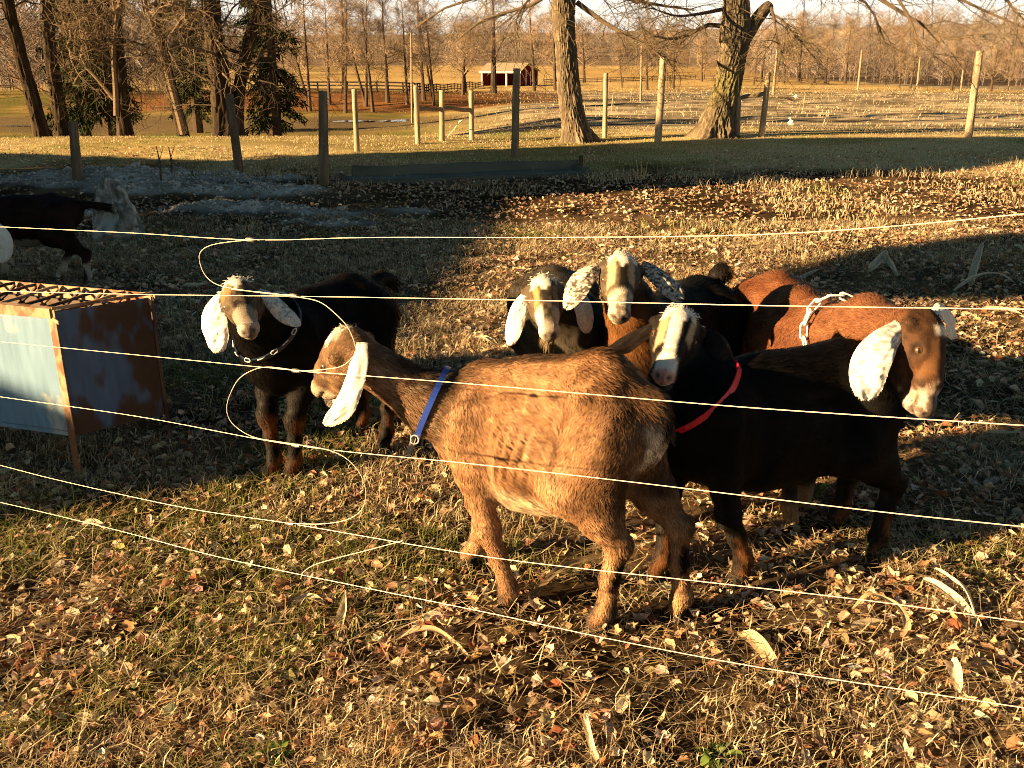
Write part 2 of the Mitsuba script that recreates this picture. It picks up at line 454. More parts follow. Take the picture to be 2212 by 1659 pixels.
def big_tree_a():
    key = numbered('shade_tree')
    tag(key, 'big bare tree with straight furrowed trunk, left of the two by the fence', 'tree')
    y = 18.6
    base = ground_at(1247, 306); y = base[1]
    p = path_px([(1247, 316), (1245, 296), (1237, 250), (1229, 190), (1223, 110), (1218, 40), (1220, -40)], y)
    top = p[-1]
    p = np.vstack([p, top + [.05, .1, 1.2], top + [-.1, .2, 3.0]])
    m, c = trunk_mesh(p, np.array([.30, .262, .232, .215, .208, .215, .225, .20, .15]), 41, sides=120, rings=300, ridge=.14, freq=62, colors=((.06, .048, .034), (.235, .188, .125)), flare=(.16, .75, 5, .4))
    put(key + '__trunk', m, 'mat_matt', smooth=True, color=c)
    tw, rng = Tubes(), rs(42)
    # the drooping limbs that show in the picture: right of the trunk, then left
    for pts, r in (([(1246, 5), (1300, 45), (1340, 68), (1390, 92), (1430, 125)], .05), ([(1250, -30), (1330, -8), (1420, 10), (1500, 22)], .05),
                   ([(1192, -20), (1150, 10), (1090, 28), (1030, 52), (985, 90)], .045), ([(1195, -50), (1120, -30), (1050, -10), (960, 18), (900, 60)], .045), ([(1200, -60), (1160, -20), (1120, 30), (1112, 80)], .03)):
        q = np.array([at(u, v, y + dy) for (u, v), dy in zip(pts, np.linspace(0, rng.uniform(-1.6, 1.2), len(pts)))])
        q = curve(q, 9)
        tw.add(q, np.linspace(r, r * .3, 9), 7, (.12, .09, .06))
        for i in range(12):
            f = rng.uniform(1, 8); j = int(f)
            c0 = q[j] + (q[min(j + 1, 8)] - q[j]) * (f - j)
            limb(tw, rng, c0, unit(q[min(j + 1, 8)] - q[j - 1]) + rng.randn(3) * .7 + [0, 0, -.2], rng.uniform(.7, 1.5), .011, 1, (.13, .10, .065), droop=.10, kids=(0, 7), twig=(.45, .0045))
    for i in range(16):
        a = rng.rand() * 2 * np.pi
        limb(tw, rng, top + np.array([0, .1, rng.uniform(.6, 2.8)]), [math.cos(a), math.sin(a), rng.uniform(.1, .9)], rng.uniform(2.5, 4.5), .07, 0, (.13, .10, .065), droop=.07, kids=(7, 6), twig=(.6, .005))
    m, c = tw.mesh()
    put(key + '__crown', m, 'mat_matt', color=c)


def big_tree_b():
    key = numbered('shade_tree')
    tag(key, 'big bare leaning tree with mossy forked trunk, right of the two by the fence', 'tree')
    base = ground_at(1548, 296); y = base[1]
    p = path_px([(1545, 306), (1547, 284), (1556, 240), (1572, 180), (1582, 120), (1588, 70), (1590, 20), (1592, -40)], y)
    top = p[-1]
    p = np.vstack([p, top + [.0, .1, 1.5], top + [.1, .2, 3.0]])
    m, c = trunk_mesh(p, np.array([.36, .315, .285, .27, .275, .29, .245, .23, .20, .14]), 51, sides=120, rings=300, ridge=.14, freq=62, colors=((.06, .048, .034), (.235, .188, .125)), flare=(.22, .8, 6, 1.0), moss=(1.1, .45))
    q = path_px([(1596, 100), (1618, 66), (1634, 42), (1650, 22), (1664, 12)], y)
    q = np.vstack([q[:-1] + [0, -.03, 0], q[-1] + [.0, 0, .02]])
    m2, c2 = trunk_mesh(q, np.array([.17, .135, .12, .11, .085]), 52, sides=56, rings=90, ridge=.14, freq=50, colors=((.06, .048, .034), (.22, .175, .115)))
    (mv, mf), mc = join([(m[0], np.vstack([m[1][:, [0, 1, 2]], m[1][:, [0, 2, 3]]]), c), (m2[0], np.vstack([m2[1][:, [0, 1, 2]], m2[1][:, [0, 2, 3]]]), c2)])
    put(key + '__trunk', (mv, mf), 'mat_matt', smooth=True, color=mc)
    tw, rng = Tubes(), rs(53)
    for pts, r in (([(1575, 60), (1530, 54), (1490, 74), (1455, 84), (1415, 78), (1380, 60)], .05), ([(1560, 20), (1510, 30), (1460, 34), (1410, 18)], .04),
                   ([(1664, 12), (1672, 40), (1678, 80), (1690, 120), (1700, 140)], .035), ([(1664, 30), (1690, 44), (1720, 80), (1738, 92)], .03), ([(1600, -40), (1720, -60), (1850, -30), (1920, 10), (1990, 52), (2035, 78), (2078, 86)], .06),
                   ([(1605, -60), (1740, -90), (1900, -60), (2010, -30), (2120, 20), (2212, 60)], .06), ([(1600, -50), (1700, -30), (1800, -22), (1870, 6), (1900, 60), (1912, 96)], .045),
                   ([(1605, -50), (1760, -70), (1900, -40), (1960, 30), (1980, 80), (2020, 125)], .05), ([(2100, -80), (2160, -20), (2190, 20), (2230, 60)], .045), ([(1570, -20), (1500, -40), (1430, -20), (1370, 10)], .05)):
        q = np.array([at(u, v, y + dy) for (u, v), dy in zip(pts, np.linspace(0, rng.uniform(-2.2, 1.0), len(pts)))])
        q = curve(q, 11)
        tw.add(q, np.linspace(r, r * .22, 11), 7, (.10, .075, .05))
        for i in range(15):
            f = rng.uniform(2, 10); j = int(f)
            c0 = q[j] + (q[min(j + 1, 10)] - q[j]) * (f - j)
            limb(tw, rng, c0, unit(q[min(j + 1, 10)] - q[j - 1]) + rng.randn(3) * .7 + [0, 0, -.2], rng.uniform(.6, 1.5), .010, 1, (.11, .085, .055), droop=.10, kids=(0, 7), twig=(.45, .004))
    for i in range(16):
        a = rng.rand() * 2 * np.pi
        limb(tw, rng, top + np.array([0, .1, rng.uniform(.4, 2.8)]), [math.cos(a), math.sin(a), rng.uniform(.2, .9)], rng.uniform(2.5, 4.5), .07, 0, (.13, .10, .065), droop=.07, kids=(7, 6), twig=(.6, .005))
    m, c = tw.mesh()
    put(key + '__crown', m, 'mat_matt', color=c)


big_tree_a()
big_tree_b()


def left_tree(path, w, y, label, seed, name='yard_edge_tree', fork=None, limbs=9, dark=1.0, low=.9, length=(1.3, 3.0)):
    """trees along the creek, just behind the grass edge: trunk through the given pixels"""
    key = numbered(name)
    tag(key, label, 'tree')
    rng = rs(seed)
    p = path_px(path, y)
    g = float(ground_z(p[0, 0], p[0, 1]))
    p = np.vstack([[p[0, 0], p[0, 1], g - .1], p])
    up = unit(p[-1] - p[-2])
    p = np.vstack([p, p[-1] + (up + [0, 0, .5]) * 1.5, p[-1] + (up + [0, 0, .8]) * 3.2])
    r0 = w * (y / FPX) / 2 * 1.02
    rad = np.linspace(1.2, .62, len(p)) * r0; rad[0] *= 1.25
    m, c = trunk_mesh(p, rad, seed, sides=48, rings=170, ridge=.24, freq=30, flare=(.35, .3, 5, seed), colors=(np.array((.022, .017, .013)) * dark, np.array((.085, .064, .045)) * dark))
    put(key + '__trunk', m, 'mat_matt', smooth=True, color=c)
    tw = Tubes()
    cc = curve(p, 60)
    for i in range(limbs):
        h = int(np.clip(60 * (.22 + .75 * rng.rand()), 0, 59))
        a = rng.rand() * 2 * np.pi
        limb(tw, rng, cc[h], [math.cos(a), math.sin(a) * .8, rng.uniform(-.1, .6)], rng.uniform(*length), r0 * rng.uniform(.10, .22), 0, bark(rng, 1, (.05, .04, .03), (.15, .115, .08))[0], droop=.08, kids=(6, 6), twig=(.5, .0042), wob=.3)
    if fork is not None:
        for fp, fr in fork:
            q = curve(np.array([at(u, v, y - .1) for u, v in fp]), 10)
            tw.add(q, np.linspace(fr, fr * .4, 10), 8, (.16, .12, .08))
            for i in range(10):
                limb(tw, rng, q[rng.randint(3, 10)], rng.randn(3) + [0, 0, .5], rng.uniform(.8, 1.8), .02, 0, (.2, .15, .1), kids=(5, 6), twig=(.5, .005), wob=.3)
    m, c = tw.mesh()
    put(key + '__crown', m, 'mat_matt', color=c)
    return key


left_tree([(90, 285), (68, 205), (44, 120), (24, 40), (10, -40)], 25, 21.5, 'dark trunk leaning left, leftmost of the tree row by the creek', 61)
left_tree([(137, 288), (122, 200), (108, 110), (101, 10), (98, -40)], 25, 22.0, 'dark trunk second from left in the tree row, dead side shoots up its length', 62, low=.5)
left_tree([(270, 285), (262, 215), (258, 140), (252, 60), (250, 20), (254, -40)], 24, 21.8, 'tree with a pale stem twined beside its dark trunk, before the left spruce', 63, fork=[([(253, 250), (251, 190), (246, 120), (252, 40), (262, -20)], .09), ([(250, 25), (268, 5), (282, -30)], .11), ([(246, 215), (205, 165), (160, 120), (145, 100)], .05)])
left_tree([(394, 288), (380, 225), (362, 150), (350, 90), (345, 30), (340, -40)], 20, 21.6, 'leaning tree with a pale second stem, between the left spruce and the thickest trunk', 64, fork=[([(398, 290), (372, 190), (345, 95), (320, 30), (308, -20)], .10)])
left_tree([(484, 290), (481, 230), (473, 150), (463, 80), (456, 10), (452, -40)], 39, 21.2, 'thickest dark trunk of the creek tree row, one arched limb to its left', 65, fork=[([(448, 32), (425, 22), (400, 30), (380, 60)], .07), ([(446, 30), (410, 24), (385, 12), (350, 0)], .05)], limbs=12)
left_tree([(511, 290), (516, 200), (530, 120), (548, 50), (566, -30)], 24, 21.4, 'dark trunk leaning right just behind the thickest trunk', 66, limbs=12)


def conifer(u, v0, v1, y, seed, label, hw, top_cut=0):
    key = numbered('spruce_tree')
    tag(key, label, 'tree')
    rng = rs(seed)
    b = at(u, v1, y); g = float(ground_z(b[0], y)); b[2] = g
    h = at(u, v0, y)[2] - g + 5.0
    tw = Tubes(); tw.add(np.array([b + [0, 0, -.1], b + [.05, 0, h * .5], b + [.1, 0, h]]), [.22, .15, .03], 8, (.07, .05, .035))
    m, c = tw.mesh(); put(key + '__trunk', m, 'mat_matt', color=c)
    P, D, Lr = [], [], []
    br = Tubes()
    for i in range(170):
        z = h * (.10 + .88 * (i + rng.rand()) / 170)
        L = hw * (1.1 - .75 * z / h) * rng.uniform(.45, 1.15)
        a = rng.rand() * 2 * np.pi
        d = np.array([math.cos(a), math.sin(a), -.12])
        p0 = b + [0, 0, z]
        q = np.array([p0, p0 + d * L * .5 + [0, 0, .02], p0 + d * L + [0, 0, -.12 * L - .1]])
        br.add(q, [.03, .02, .008], 3, (.06, .045, .03))
        k = int(90 * L)
        f = rng.rand(k) ** .75
        c0 = p0 + d * (L * f)[:, None] + np.stack([0 * f, 0 * f, -.2 * L * f**2], -1)
        P.append(c0 + rng.randn(k, 3) * .06); D.append(np.tile(d, (k, 1)) * .5 + rng.randn(k, 3) * .5 + [0, 0, -.75]); Lr.append(rng.uniform(.08, .24, k))
    P, D, Lr = np.vstack(P), unit(np.vstack(D)), np.concatenate(Lr)[:, None]
    s = unit(np.cross(D, rng.randn(len(P), 3))) * .011
    V = np.stack([P - s, P + s, P + D * Lr * .6 + s * 1.6, P + D * Lr, P + D * Lr * .6 - s * 1.6], 1).reshape(-1, 3)
    kk = np.arange(len(P))[:, None] * 5
    F = np.vstack([kk + [0, 1, 2], kk + [0, 2, 4], kk + [4, 2, 3]])
    C = np.repeat(lerp(np.tile((.016, .026, .014), (len(P), 1)), (.05, .062, .024), rng.rand(len(P))), 5, 0)
    put(key + '__needles', (V, F), 'mat_matt', color=C)
    m, c = br.mesh(); put(key + '__branch', m, 'mat_matt', color=c)
    labels[key + '__branch'] = {'label': 'all side branches', 'kind': 'stuff'}


conifer(235, 0, 235, 23.5, 71, 'dark spruce behind the pale twined stem in the left tree row', .95)
conifer(170, 0, 225, 24.5, 72, 'dark spruce further left, showing between the two leftmost trunks', .8)
conifer(590, 10, 250, 26.0, 73, 'dark green spruce right of the thickest trunk, its branches down to the field', .95)
conifer(425, 60, 250, 40.0, 74, 'small far green spruce seen just left of the thickest dark trunk', 1.4)


# bare trees of the middle distance: a few kinds, turned and scaled
def tree_kind(seed, height=8.0, spread=3.0, limbs=18, r0=.14, stems=1):
    rng = rs(seed)
    tr, cr = Tubes(), Tubes()
    for sidx in range(stems):
        a = rng.rand() * 6.28
        r0_ = r0 * 1.35; lean = np.array([math.cos(a), math.sin(a), 0]) * (rng.uniform(.02, .1) if stems == 1 else .22)
        pts = np.array([[0, 0, -.3], *[lean * h * height + rng.randn(3) * [.06, .06, 0] * height * .12 * h + [0, 0, h * height] for h in (.12, .3, .5, .7, .86, 1.0)]])
        tr.add(pts, np.array([1.25, .9, .75, .58, .4, .24, .06]) * r0_ / stems**.4, 8, bark(rng, 7, (.06, .045, .034), (.11, .08, .058)))
        cc = curve(pts, 40)
        for i in range(limbs // stems):
            f = .26 + .72 * (i + rng.rand()) / (limbs // stems)
            c = cc[int(f * 39)]
            a = rng.rand() * 2 * np.pi
            limb(cr, rng, c, [math.cos(a), math.sin(a), rng.uniform(.45, 1.3)], spread * (1.15 - .75 * f) * rng.uniform(.7, 1.2), r0 * .38 * (1.1 - f * .8), 0, bark(rng, 1, (.16, .115, .08), (.33, .25, .17))[0], droop=.03, kids=(6, 7), twig=(.75, .011), sides=(5, 3, 3), wob=.22, up=.16)
    (tv, tf), tc = tr.mesh(); (cv, cf), cc_ = cr.mesh()
    return mikit.ply((tv, tf), 'mat_matt', smooth=False, color=tc), mikit.ply((cv, cf), 'mat_matt', color=cc_)


KINDS = [tree_kind(201, 8, 2.2, 20, .15), tree_kind(202, 9, 2.0, 20, .14), tree_kind(203, 7, 3.2, 22, .17), tree_kind(204, 8, 2.6, 20, .12, 2), tree_kind(205, 9, 1.8, 18, .11), tree_kind(206, 6.5, 3.0, 24, .16)]


def far_tree(u, v, top, kind, label, name='bare_tree', group=None, y=None, seed=0):
    key = numbered(name)
    tag(key, label, 'tree', group)
    b = ground_at(u, v, 22 if y is None else y * .97)
    d = b[1]
    h = at(u, top, d)[2] - b[2]
    s = h / (8, 9, 7, 8, 9, 6.5)[kind]
    wid = s if s < 1.6 else s * .85
    to = T().translate([float(x) for x in b]).rotate([0, 0, 1], float((u * 37 + seed * 71) % 360)).scale([float(wid), float(wid), float(s)])
    scene[key + '__trunk'] = {**KINDS[kind][0], 'to_world': to}
    scene[key + '__crown'] = {**KINDS[kind][1], 'to_world': to}


MID = [(670, 240, -30, 3, 'pale two stemmed bare tree right of the right spruce'), (744, 200, -40, 1, 'bare tree just behind the board fence, left of the pasture'), (746, 244, -20, 4, 'slim bare tree on the leafy bank near the pool'),
       (791, 230, -20, 3, 'forked bare tree on the brown bank behind the pool'), (806, 242, -10, 4, 'leaning dark bare tree on the bank, nearest the water'), (838, 222, -30, 1, 'bare tree on the bank left of the thin pole'),
       (916, 218, -30, 1, 'bare tree at the right end of the brown bank'), (938, 228, 10, 3, 'bare tree leaning right at the end of the bank'), (1004, 200, 60, 2, 'bushy bare tree left of the red shed'),
       (1066, 202, -30, 2, 'wide bare tree standing in front of the red shed'), (1154, 198, -60, 4, 'tall slim bare tree at the red shed end wall'), (1200, 196, 20, 0, 'bare tree beside the left big trunk'),
       (1262, 178, 60, 5, 'low bare tree right of the left big trunk, behind the fence'), (1344, 190, 95, 3, 'shrubby many stemmed bare tree in the stubble field'), (1398, 194, 70, 0, 'bare tree left of the tallest post, at the field edge'),
       (1454, 192, 80, 2, 'round bare tree at the field edge left of the right big trunk'), (1516, 176, 92, 5, 'dark bare tree just left of the right big trunk'), (1628, 184, 100, 0, 'slim bare tree right of the right big trunk'),
       (1645, 176, 70, 1, 'bare tree behind the right end of the board fence'), (1693, 180, 92, 5, 'round bare tree at the far field edge, left of the tall pale pole'), (1726, 176, 34, 1, 'tallest bare tree of the far row, pale in the sun'),
       (1742, 177, 80, 4, 'slim bare tree right beside the tallest of the far row'), (1783, 181, 86, 2, 'dark stemmed bare tree of the far row'), (1825, 181, 46, 0, 'dark stemmed bare tree left of the far pole'),
       (1943, 191, 96, 4, 'pale thin tree at the wood edge'), (1966, 191, 92, 0, 'pale tree standing at the wood edge, one in from the thin tree'), (2055, 196, 100, 2, 'forked pale tree at the wood edge'), (2140, 198, 108, 2, 'pale tree at the wood edge right of the tall post'),
       (2176, 197, 112, 3, 'bushy tree at the wood edge near the right side of the photo'), (1000, 206, 70, 5, 'low bare tree behind the two short posts'), (880, 226, -10, 4, 'thin bare tree behind the bank'), (712, 226, -20, 4, 'thin bare tree at the left end of the brown bank'), (626, 246, 40, 4, 'slim bare tree left of the pale two stemmed tree')]
for i, (u, v, top, k, lab) in enumerate(MID):
    far_tree(u, v, top, k, lab, seed=i)


# the woods on the hills: one mass nobody could count
def woods():
    rng = rs(300)
    kinds = []
    for s in range(5):
        r = rs(310 + s); tw = Tubes()
        H = 11.0
        tw.add(np.array([[0, 0, -.5], [0, 0, H * .5], [r.randn() * .4, r.randn() * .4, H * .92]]), [.07, .05, .025], 4)
        for i in range(17):
            f = .06 + .90 * (i + r.rand()) / 17
            a = r.rand() * 6.28
            L = (4.4 * (1.2 - f) if f > .25 else 2.2) * r.uniform(.7, 1.2)
            p0 = np.array([0, 0, H * f]); d = unit(np.array([math.cos(a), math.sin(a), r.uniform(.5, 1.2)]))
            p1 = p0 + d * L
            tw.add(np.array([p0, p1]), [.06, .02], 3)
            for j in range(9):
                c = p0 + (p1 - p0) * r.uniform(.3, 1)
                e = unit(d + r.randn(3) * .55) * r.uniform(.8, 1.9)
                tw.add(np.array([c, c + e]), [.028, .012], 3)
        (v, f), c = tw.mesh()
        kinds.append((v, f))
    X = []
    def field(n, x0, x1, y0, y1, test):
        x, y = rng.uniform(x0, x1, n), rng.uniform(y0, y1, n)
        k = test(x, y)
        X.append(np.stack([x[k], y[k]], -1))
    field(1500, -330, 330, 300, 480, lambda x, y: np.abs(x) < .62 * y + 8)
    field(520, 60, 190, 216, 300, lambda x, y: (x < .60 * y + 8) & (x > 56 + .2 * (y - 216)))
    field(330, -170, -62, 95, 300, lambda x, y: (x > -.60 * y - 8))
    field(150, -60, -30, 62, 130, lambda x, y: (x < -.30 * y - 3) & (x > -.62 * y - 4))
    X = np.vstack(X)
    n = len(X)
    z = ground_z(X[:, 0], X[:, 1], False)
    R = rotations(rng, n, .03)
    sc = rng.uniform(.65, 1.2, n) * np.where(X[:, 1] < 140, .8, 1.0)
    col = lerp(np.tile((.135, .115, .10), (n, 1)), (.28, .24, .208), rng.rand(n))
    col = lerp(col, (.24, .14, .09), (rng.rand(n) < .12) * .8)
    m, c = scatter(kinds, rng.randint(0, 5, n), R, sc, np.column_stack([X, z]), col)
    put('far_woods', m, 'mat_matt', color=c)
    tag('far_woods', 'leafless brown woods covering the far hills', 'woods', kind='stuff')


woods()


# ------------------------------------------------------------------ posts, rails, poles, shed, board fence
def post_mesh(b, t, w, seed, sides=14, rings=26, col=((.20, .16, .115), (.36, .29, .20)), rough=.12):
    m, c = trunk_mesh([b - unit(t - b) * .25, b, b + (t - b) * .35, b + (t - b) * .7, t], np.array([1.12, 1.08, 1.0, .96, .9]) * w / 2, seed, sides, rings, ridge=.10, colors=col, freq=13)
    v, q = m
    f = np.vstack([q[:, [0, 1, 2]], q[:, [0, 2, 3]]])
    k = len(v) - sides
    v = np.vstack([v, v[k:].mean(0) + unit(t - b) * .006])
    f = np.vstack([f, [[k + j, k + (j + 1) % sides, len(v) - 1] for j in range(sides)]])
    return (v, f), np.vstack([c, [np.array(col[1]) * 1.1]])


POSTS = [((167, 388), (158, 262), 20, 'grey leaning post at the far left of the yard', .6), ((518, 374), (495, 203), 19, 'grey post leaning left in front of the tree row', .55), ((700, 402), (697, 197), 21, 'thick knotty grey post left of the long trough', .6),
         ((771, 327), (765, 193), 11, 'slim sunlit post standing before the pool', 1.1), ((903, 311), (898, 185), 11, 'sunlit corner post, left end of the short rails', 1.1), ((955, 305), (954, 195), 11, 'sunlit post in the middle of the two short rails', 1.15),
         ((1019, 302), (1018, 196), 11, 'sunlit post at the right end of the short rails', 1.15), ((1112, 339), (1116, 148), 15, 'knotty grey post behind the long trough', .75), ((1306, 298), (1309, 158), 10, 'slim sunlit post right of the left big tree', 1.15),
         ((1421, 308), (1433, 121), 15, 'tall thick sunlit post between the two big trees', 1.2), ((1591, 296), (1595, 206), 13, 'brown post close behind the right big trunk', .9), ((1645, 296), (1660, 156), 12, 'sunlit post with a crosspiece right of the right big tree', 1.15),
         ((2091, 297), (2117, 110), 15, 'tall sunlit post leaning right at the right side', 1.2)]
tops = []
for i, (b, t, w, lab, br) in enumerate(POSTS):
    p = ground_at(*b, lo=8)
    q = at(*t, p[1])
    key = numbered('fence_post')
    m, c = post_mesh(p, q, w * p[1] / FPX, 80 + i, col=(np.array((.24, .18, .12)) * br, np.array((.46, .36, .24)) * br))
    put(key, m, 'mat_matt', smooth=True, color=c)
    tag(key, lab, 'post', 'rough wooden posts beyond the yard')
    tops.append((p, q))


def rail(i, j, fi, fj, seed, lab):
    (a0, a1), (b0, b1) = tops[i], tops[j]
    a, b = a0 + (a1 - a0) * fi, b0 + (b1 - b0) * fj
    d = unit(b - a)
    m, c = trunk_mesh([a + d * .03, (a * 2 + b) / 3 + [0, 0, .01], (a + b * 2) / 3 - [0, 0, .01], b - d * .03], np.array([.045, .042, .042, .046]), seed, 12, 20, colors=((.19, .145, .095), (.36, .275, .18)), freq=13)
    key = numbered('brace_rail')
    put(key, m, 'mat_matt', smooth=True, color=c)
    tag(key, lab, 'rail')


rail(4, 5, .60, .63, 95, 'log rail from the corner post to the middle post')
rail(5, 6, .64, .62, 96, 'log rail from the middle post to the right short post')
rail(10, 11, .93, .68, 97, 'dark log crosspiece behind the right big trunk')
tw = Tubes()
p, q = ground_at(966, 296, lo=8), at(992, 264, tops[5][0][1])
tw.add(np.array([p, (p + q) / 2 + [0, 0, -.01], q]), [.008, .008, .008], 5, (.6, .55, .45))
tw.add(np.array([q, q + [.05, 0, .03]]), [.03, .02], 6, (.75, .72, .66))
m, c = tw.mesh(); put('brace_wire', m, 'mat_matt', color=c); tag('brace_wire', 'slanting brace wire with a pale insulator between the two right short posts', 'wire')

for (b, t, w, lab) in (((890, 266), (888, 70), 4, 'thin pole left of the short rails'), ((1384, 220), (1386, 100), 4, 'thin pole in the stubble field left of the tallest post'), ((1670, 206), (1679, 108), 5, 'pale pole left in the far field'), ((1853, 194), (1862, 108), 4.5, 'pale pole at the middle of the far field edge'),
                       ((1981, 192), (1988, 122), 4, 'thin dark pole before the wood edge'), ((2075, 197), (2081, 148), 4, 'short pale pole left of the tall right post')):
    p = ground_at(*b, lo=20)
    key = numbered('field_pole')
    tw = Tubes(); w_ = w * p[1] / FPX / 2
    tw.add(np.array([p - [0, 0, .3], (p + at(*t, p[1])) / 2, at(*t, p[1])]), [w_ * 1.1, w_, w_ * .85], 8, (.30, .225, .15))
    m, c = tw.mesh(); put(key, m, 'mat_matt', color=c); tag(key, lab, 'pole')


def shed():
    key = 'red_shed'
    tag(key, 'small open fronted red shed with pale roof and white posts by the board fence', 'shed')
    base = ground_at(1124, 187, lo=100); y = base[1]; gz = base[2] - .2
    C = np.array([*base[:2], gz])
    px = y / FPX * 1.02
    dl, dr = np.array([-.88, .12, 0]), np.array([.62, .78, 0])      # along the front, back along the end wall
    dl, dr = unit(dl), unit(dr)
    Lf, Le, He, Ha = 76 * px / .98, 58 * px, 2.5, 3.55

    def box(p, dx, dy, dz, name, col):
        n = f'{key}__{name}'
        kk = n; i = 0
        while kk in scene:
            i += 1; kk = f'{n}_{i:03d}'
        V = np.array([p + a * dx + b * dy + c * dz for a in (0, 1) for b in (0, 1) for c in (0, 1)])
        F = np.array([[0, 1, 3], [0, 3, 2], [4, 6, 7], [4, 7, 5], [0, 4, 5], [0, 5, 1], [2, 3, 7], [2, 7, 6], [0, 2, 6], [0, 6, 4], [1, 5, 7], [1, 7, 3]])
        put(kk, (V, F), 'mat_matt', color=col)
    Z = np.array([0, 0, 1.0])
    red, white = (.10, .016, .013), (.70, .66, .58)
    box(C + dr * .03, dr * Le, dl * .12, Z * He, 'end_wall', red)
    box(C + dl * (Lf - .12) + dr * .03, dr * Le, dl * .12, Z * He, 'end_wall', red)
    box(C + dr * (Le - .12) + dl * .13, dl * (Lf - .26), dr * .12, Z * He, 'back_wall', red)
    # gables
    for off in (0, Lf - .12):
        o = C + dl * off
        A = [o + Z * (He + .002), o + dr * Le + Z * (He + .002), o + dr * Le * .38 + Z * Ha]
        V = np.array(A + [a + dl * .12 for a in A])
        F = np.array([[0, 1, 2], [3, 5, 4], [0, 3, 4], [0, 4, 1], [1, 4, 5], [1, 5, 2], [2, 5, 3], [2, 3, 0]])
        put(f'{key}__gable' + ('' if off == 0 else '_001'), (V, F), 'mat_matt', color=red)
    for nm, s0, h0, s1, h1 in (('roof', -.35, He - .18, Le * .38, Ha + .03), ('roof_001', Le * .38 + .01, Ha + .03, Le + .3, He - .1)):
        p0, p1 = C + dr * s0 + Z * (h0 + .12) - dl * .3, C + dr * s1 + Z * (h1 + .12) - dl * .3
        V = np.array([p0, p1, p1 + dl * (Lf + .6), p0 + dl * (Lf + .6)]); V = np.vstack([V, V + Z * .1])
        F = np.array([[0, 1, 2], [0, 2, 3], [4, 6, 5], [4, 7, 6], [0, 4, 5], [0, 5, 1], [1, 5, 6], [1, 6, 2], [2, 6, 7], [2, 7, 3], [3, 7, 4], [3, 4, 0]])
        put(f'{key}__{nm}', (V, F), 'mat_matt', color=(.28, .235, .17))
    box(C - dl * .3 - dr * .36 + Z * (He - .22), dl * (Lf + .6), dr * .05, Z * .3, 'fascia', white)
    for f in (0.0, .34, .68, .985):
        box(C + dl * (Lf * f) - dr * .16, dl * .2, dr * .18, Z * (He - .05), 'post', white)
    for f in (.30, .55):
        box(C + dr * Le * f - dl * .06, dr * .14, dl * .058, Z * He, 'corner_board', white)


shed()


def board_fence():
    key = 'board_fence'
    tag(key, 'long dark three rail board fence along the pasture, behind the bank and the shed', 'fence')
    P = []
    for u, v in ((560, 204), (620, 204), (680, 206), (760, 204), (870, 204), (940, 197), (1010, 190), (1045, 188)):
        P.append(ground_at(u, v, 80))
    Q = [ground_at(u, v, 80) for u, v in ((1175, 183), (1250, 180), (1340, 178), (1420, 175), (1500, 171), (1560, 172), (1620, 174), (1700, 178), (1790, 183))]
    posts, rails = Tubes(), []
    Z = np.array([0, 0, 1.0])
    for run in (P, Q):
        run = np.array(run)
        seg = np.linalg.norm(np.diff(run[:, :2], axis=0), axis=1)
        s = np.concatenate([[0], np.cumsum(seg)])
        n = max(int(s[-1] / 2.4), 2)
        t = np.linspace(0, s[-1], n + 1)
        c = np.array([np.interp(t, s, run[:, k]) for k in range(2)]).T
        c = np.column_stack([c, ground_z(c[:, 0], c[:, 1], False)])
        for a in c:
            posts.add(np.array([a - Z * .2, a + Z * .4, a + Z * .86]), .07, 4, (.06, .045, .035))
        for a, b in zip(c[:-1], c[1:]):
            d = unit(b - a); nrm = np.array([d[1], -d[0], 0])
            if nrm[1] > 0:
                nrm = -nrm
            for h in (.18, .46, .72):
                o = a + nrm * .09 + Z * h
                e = b + nrm * .09 + Z * h
                V = np.array([o, e, e + Z * .11, o + Z * .11]); V = np.vstack([V, V + nrm * .03])
                rails.append((V, np.array([[0, 1, 2], [0, 2, 3], [4, 6, 5], [4, 7, 6], [0, 4, 5], [0, 5, 1], [2, 6, 7], [2, 7, 3], [1, 5, 6], [1, 6, 2], [0, 3, 7], [0, 7, 4]]), (.065, .048, .036)))
    m, c = posts.mesh(); put(key + '__post', m, 'mat_matt', color=c)
    m, c = join(rails); put(key + '__board', m, 'mat_matt', color=c)
    for k in ('post', 'board'):
        labels[f'{key}__{k}'] = {'label': 'all the dark ' + k + 's of the fence', 'kind': 'stuff'}


board_fence()

# ------------------------------------------------------------------ the electric fence: bright wires in one upright plane close to the goats
FENCE_A, FENCE_B = 1.75, -.537      # y = A + B x


def on_fence(u, v, off=0.0):
    d = ray(u, v)
    s = (FENCE_A + off) / (d[1] - FENCE_B * d[0])
    return np.array([0, 0, EYE]) + d * s


def wire(pts, r, n=70, off=0.0):
    c = curve(np.array([on_fence(u, v, off) for u, v in pts]), n)
    return c, r


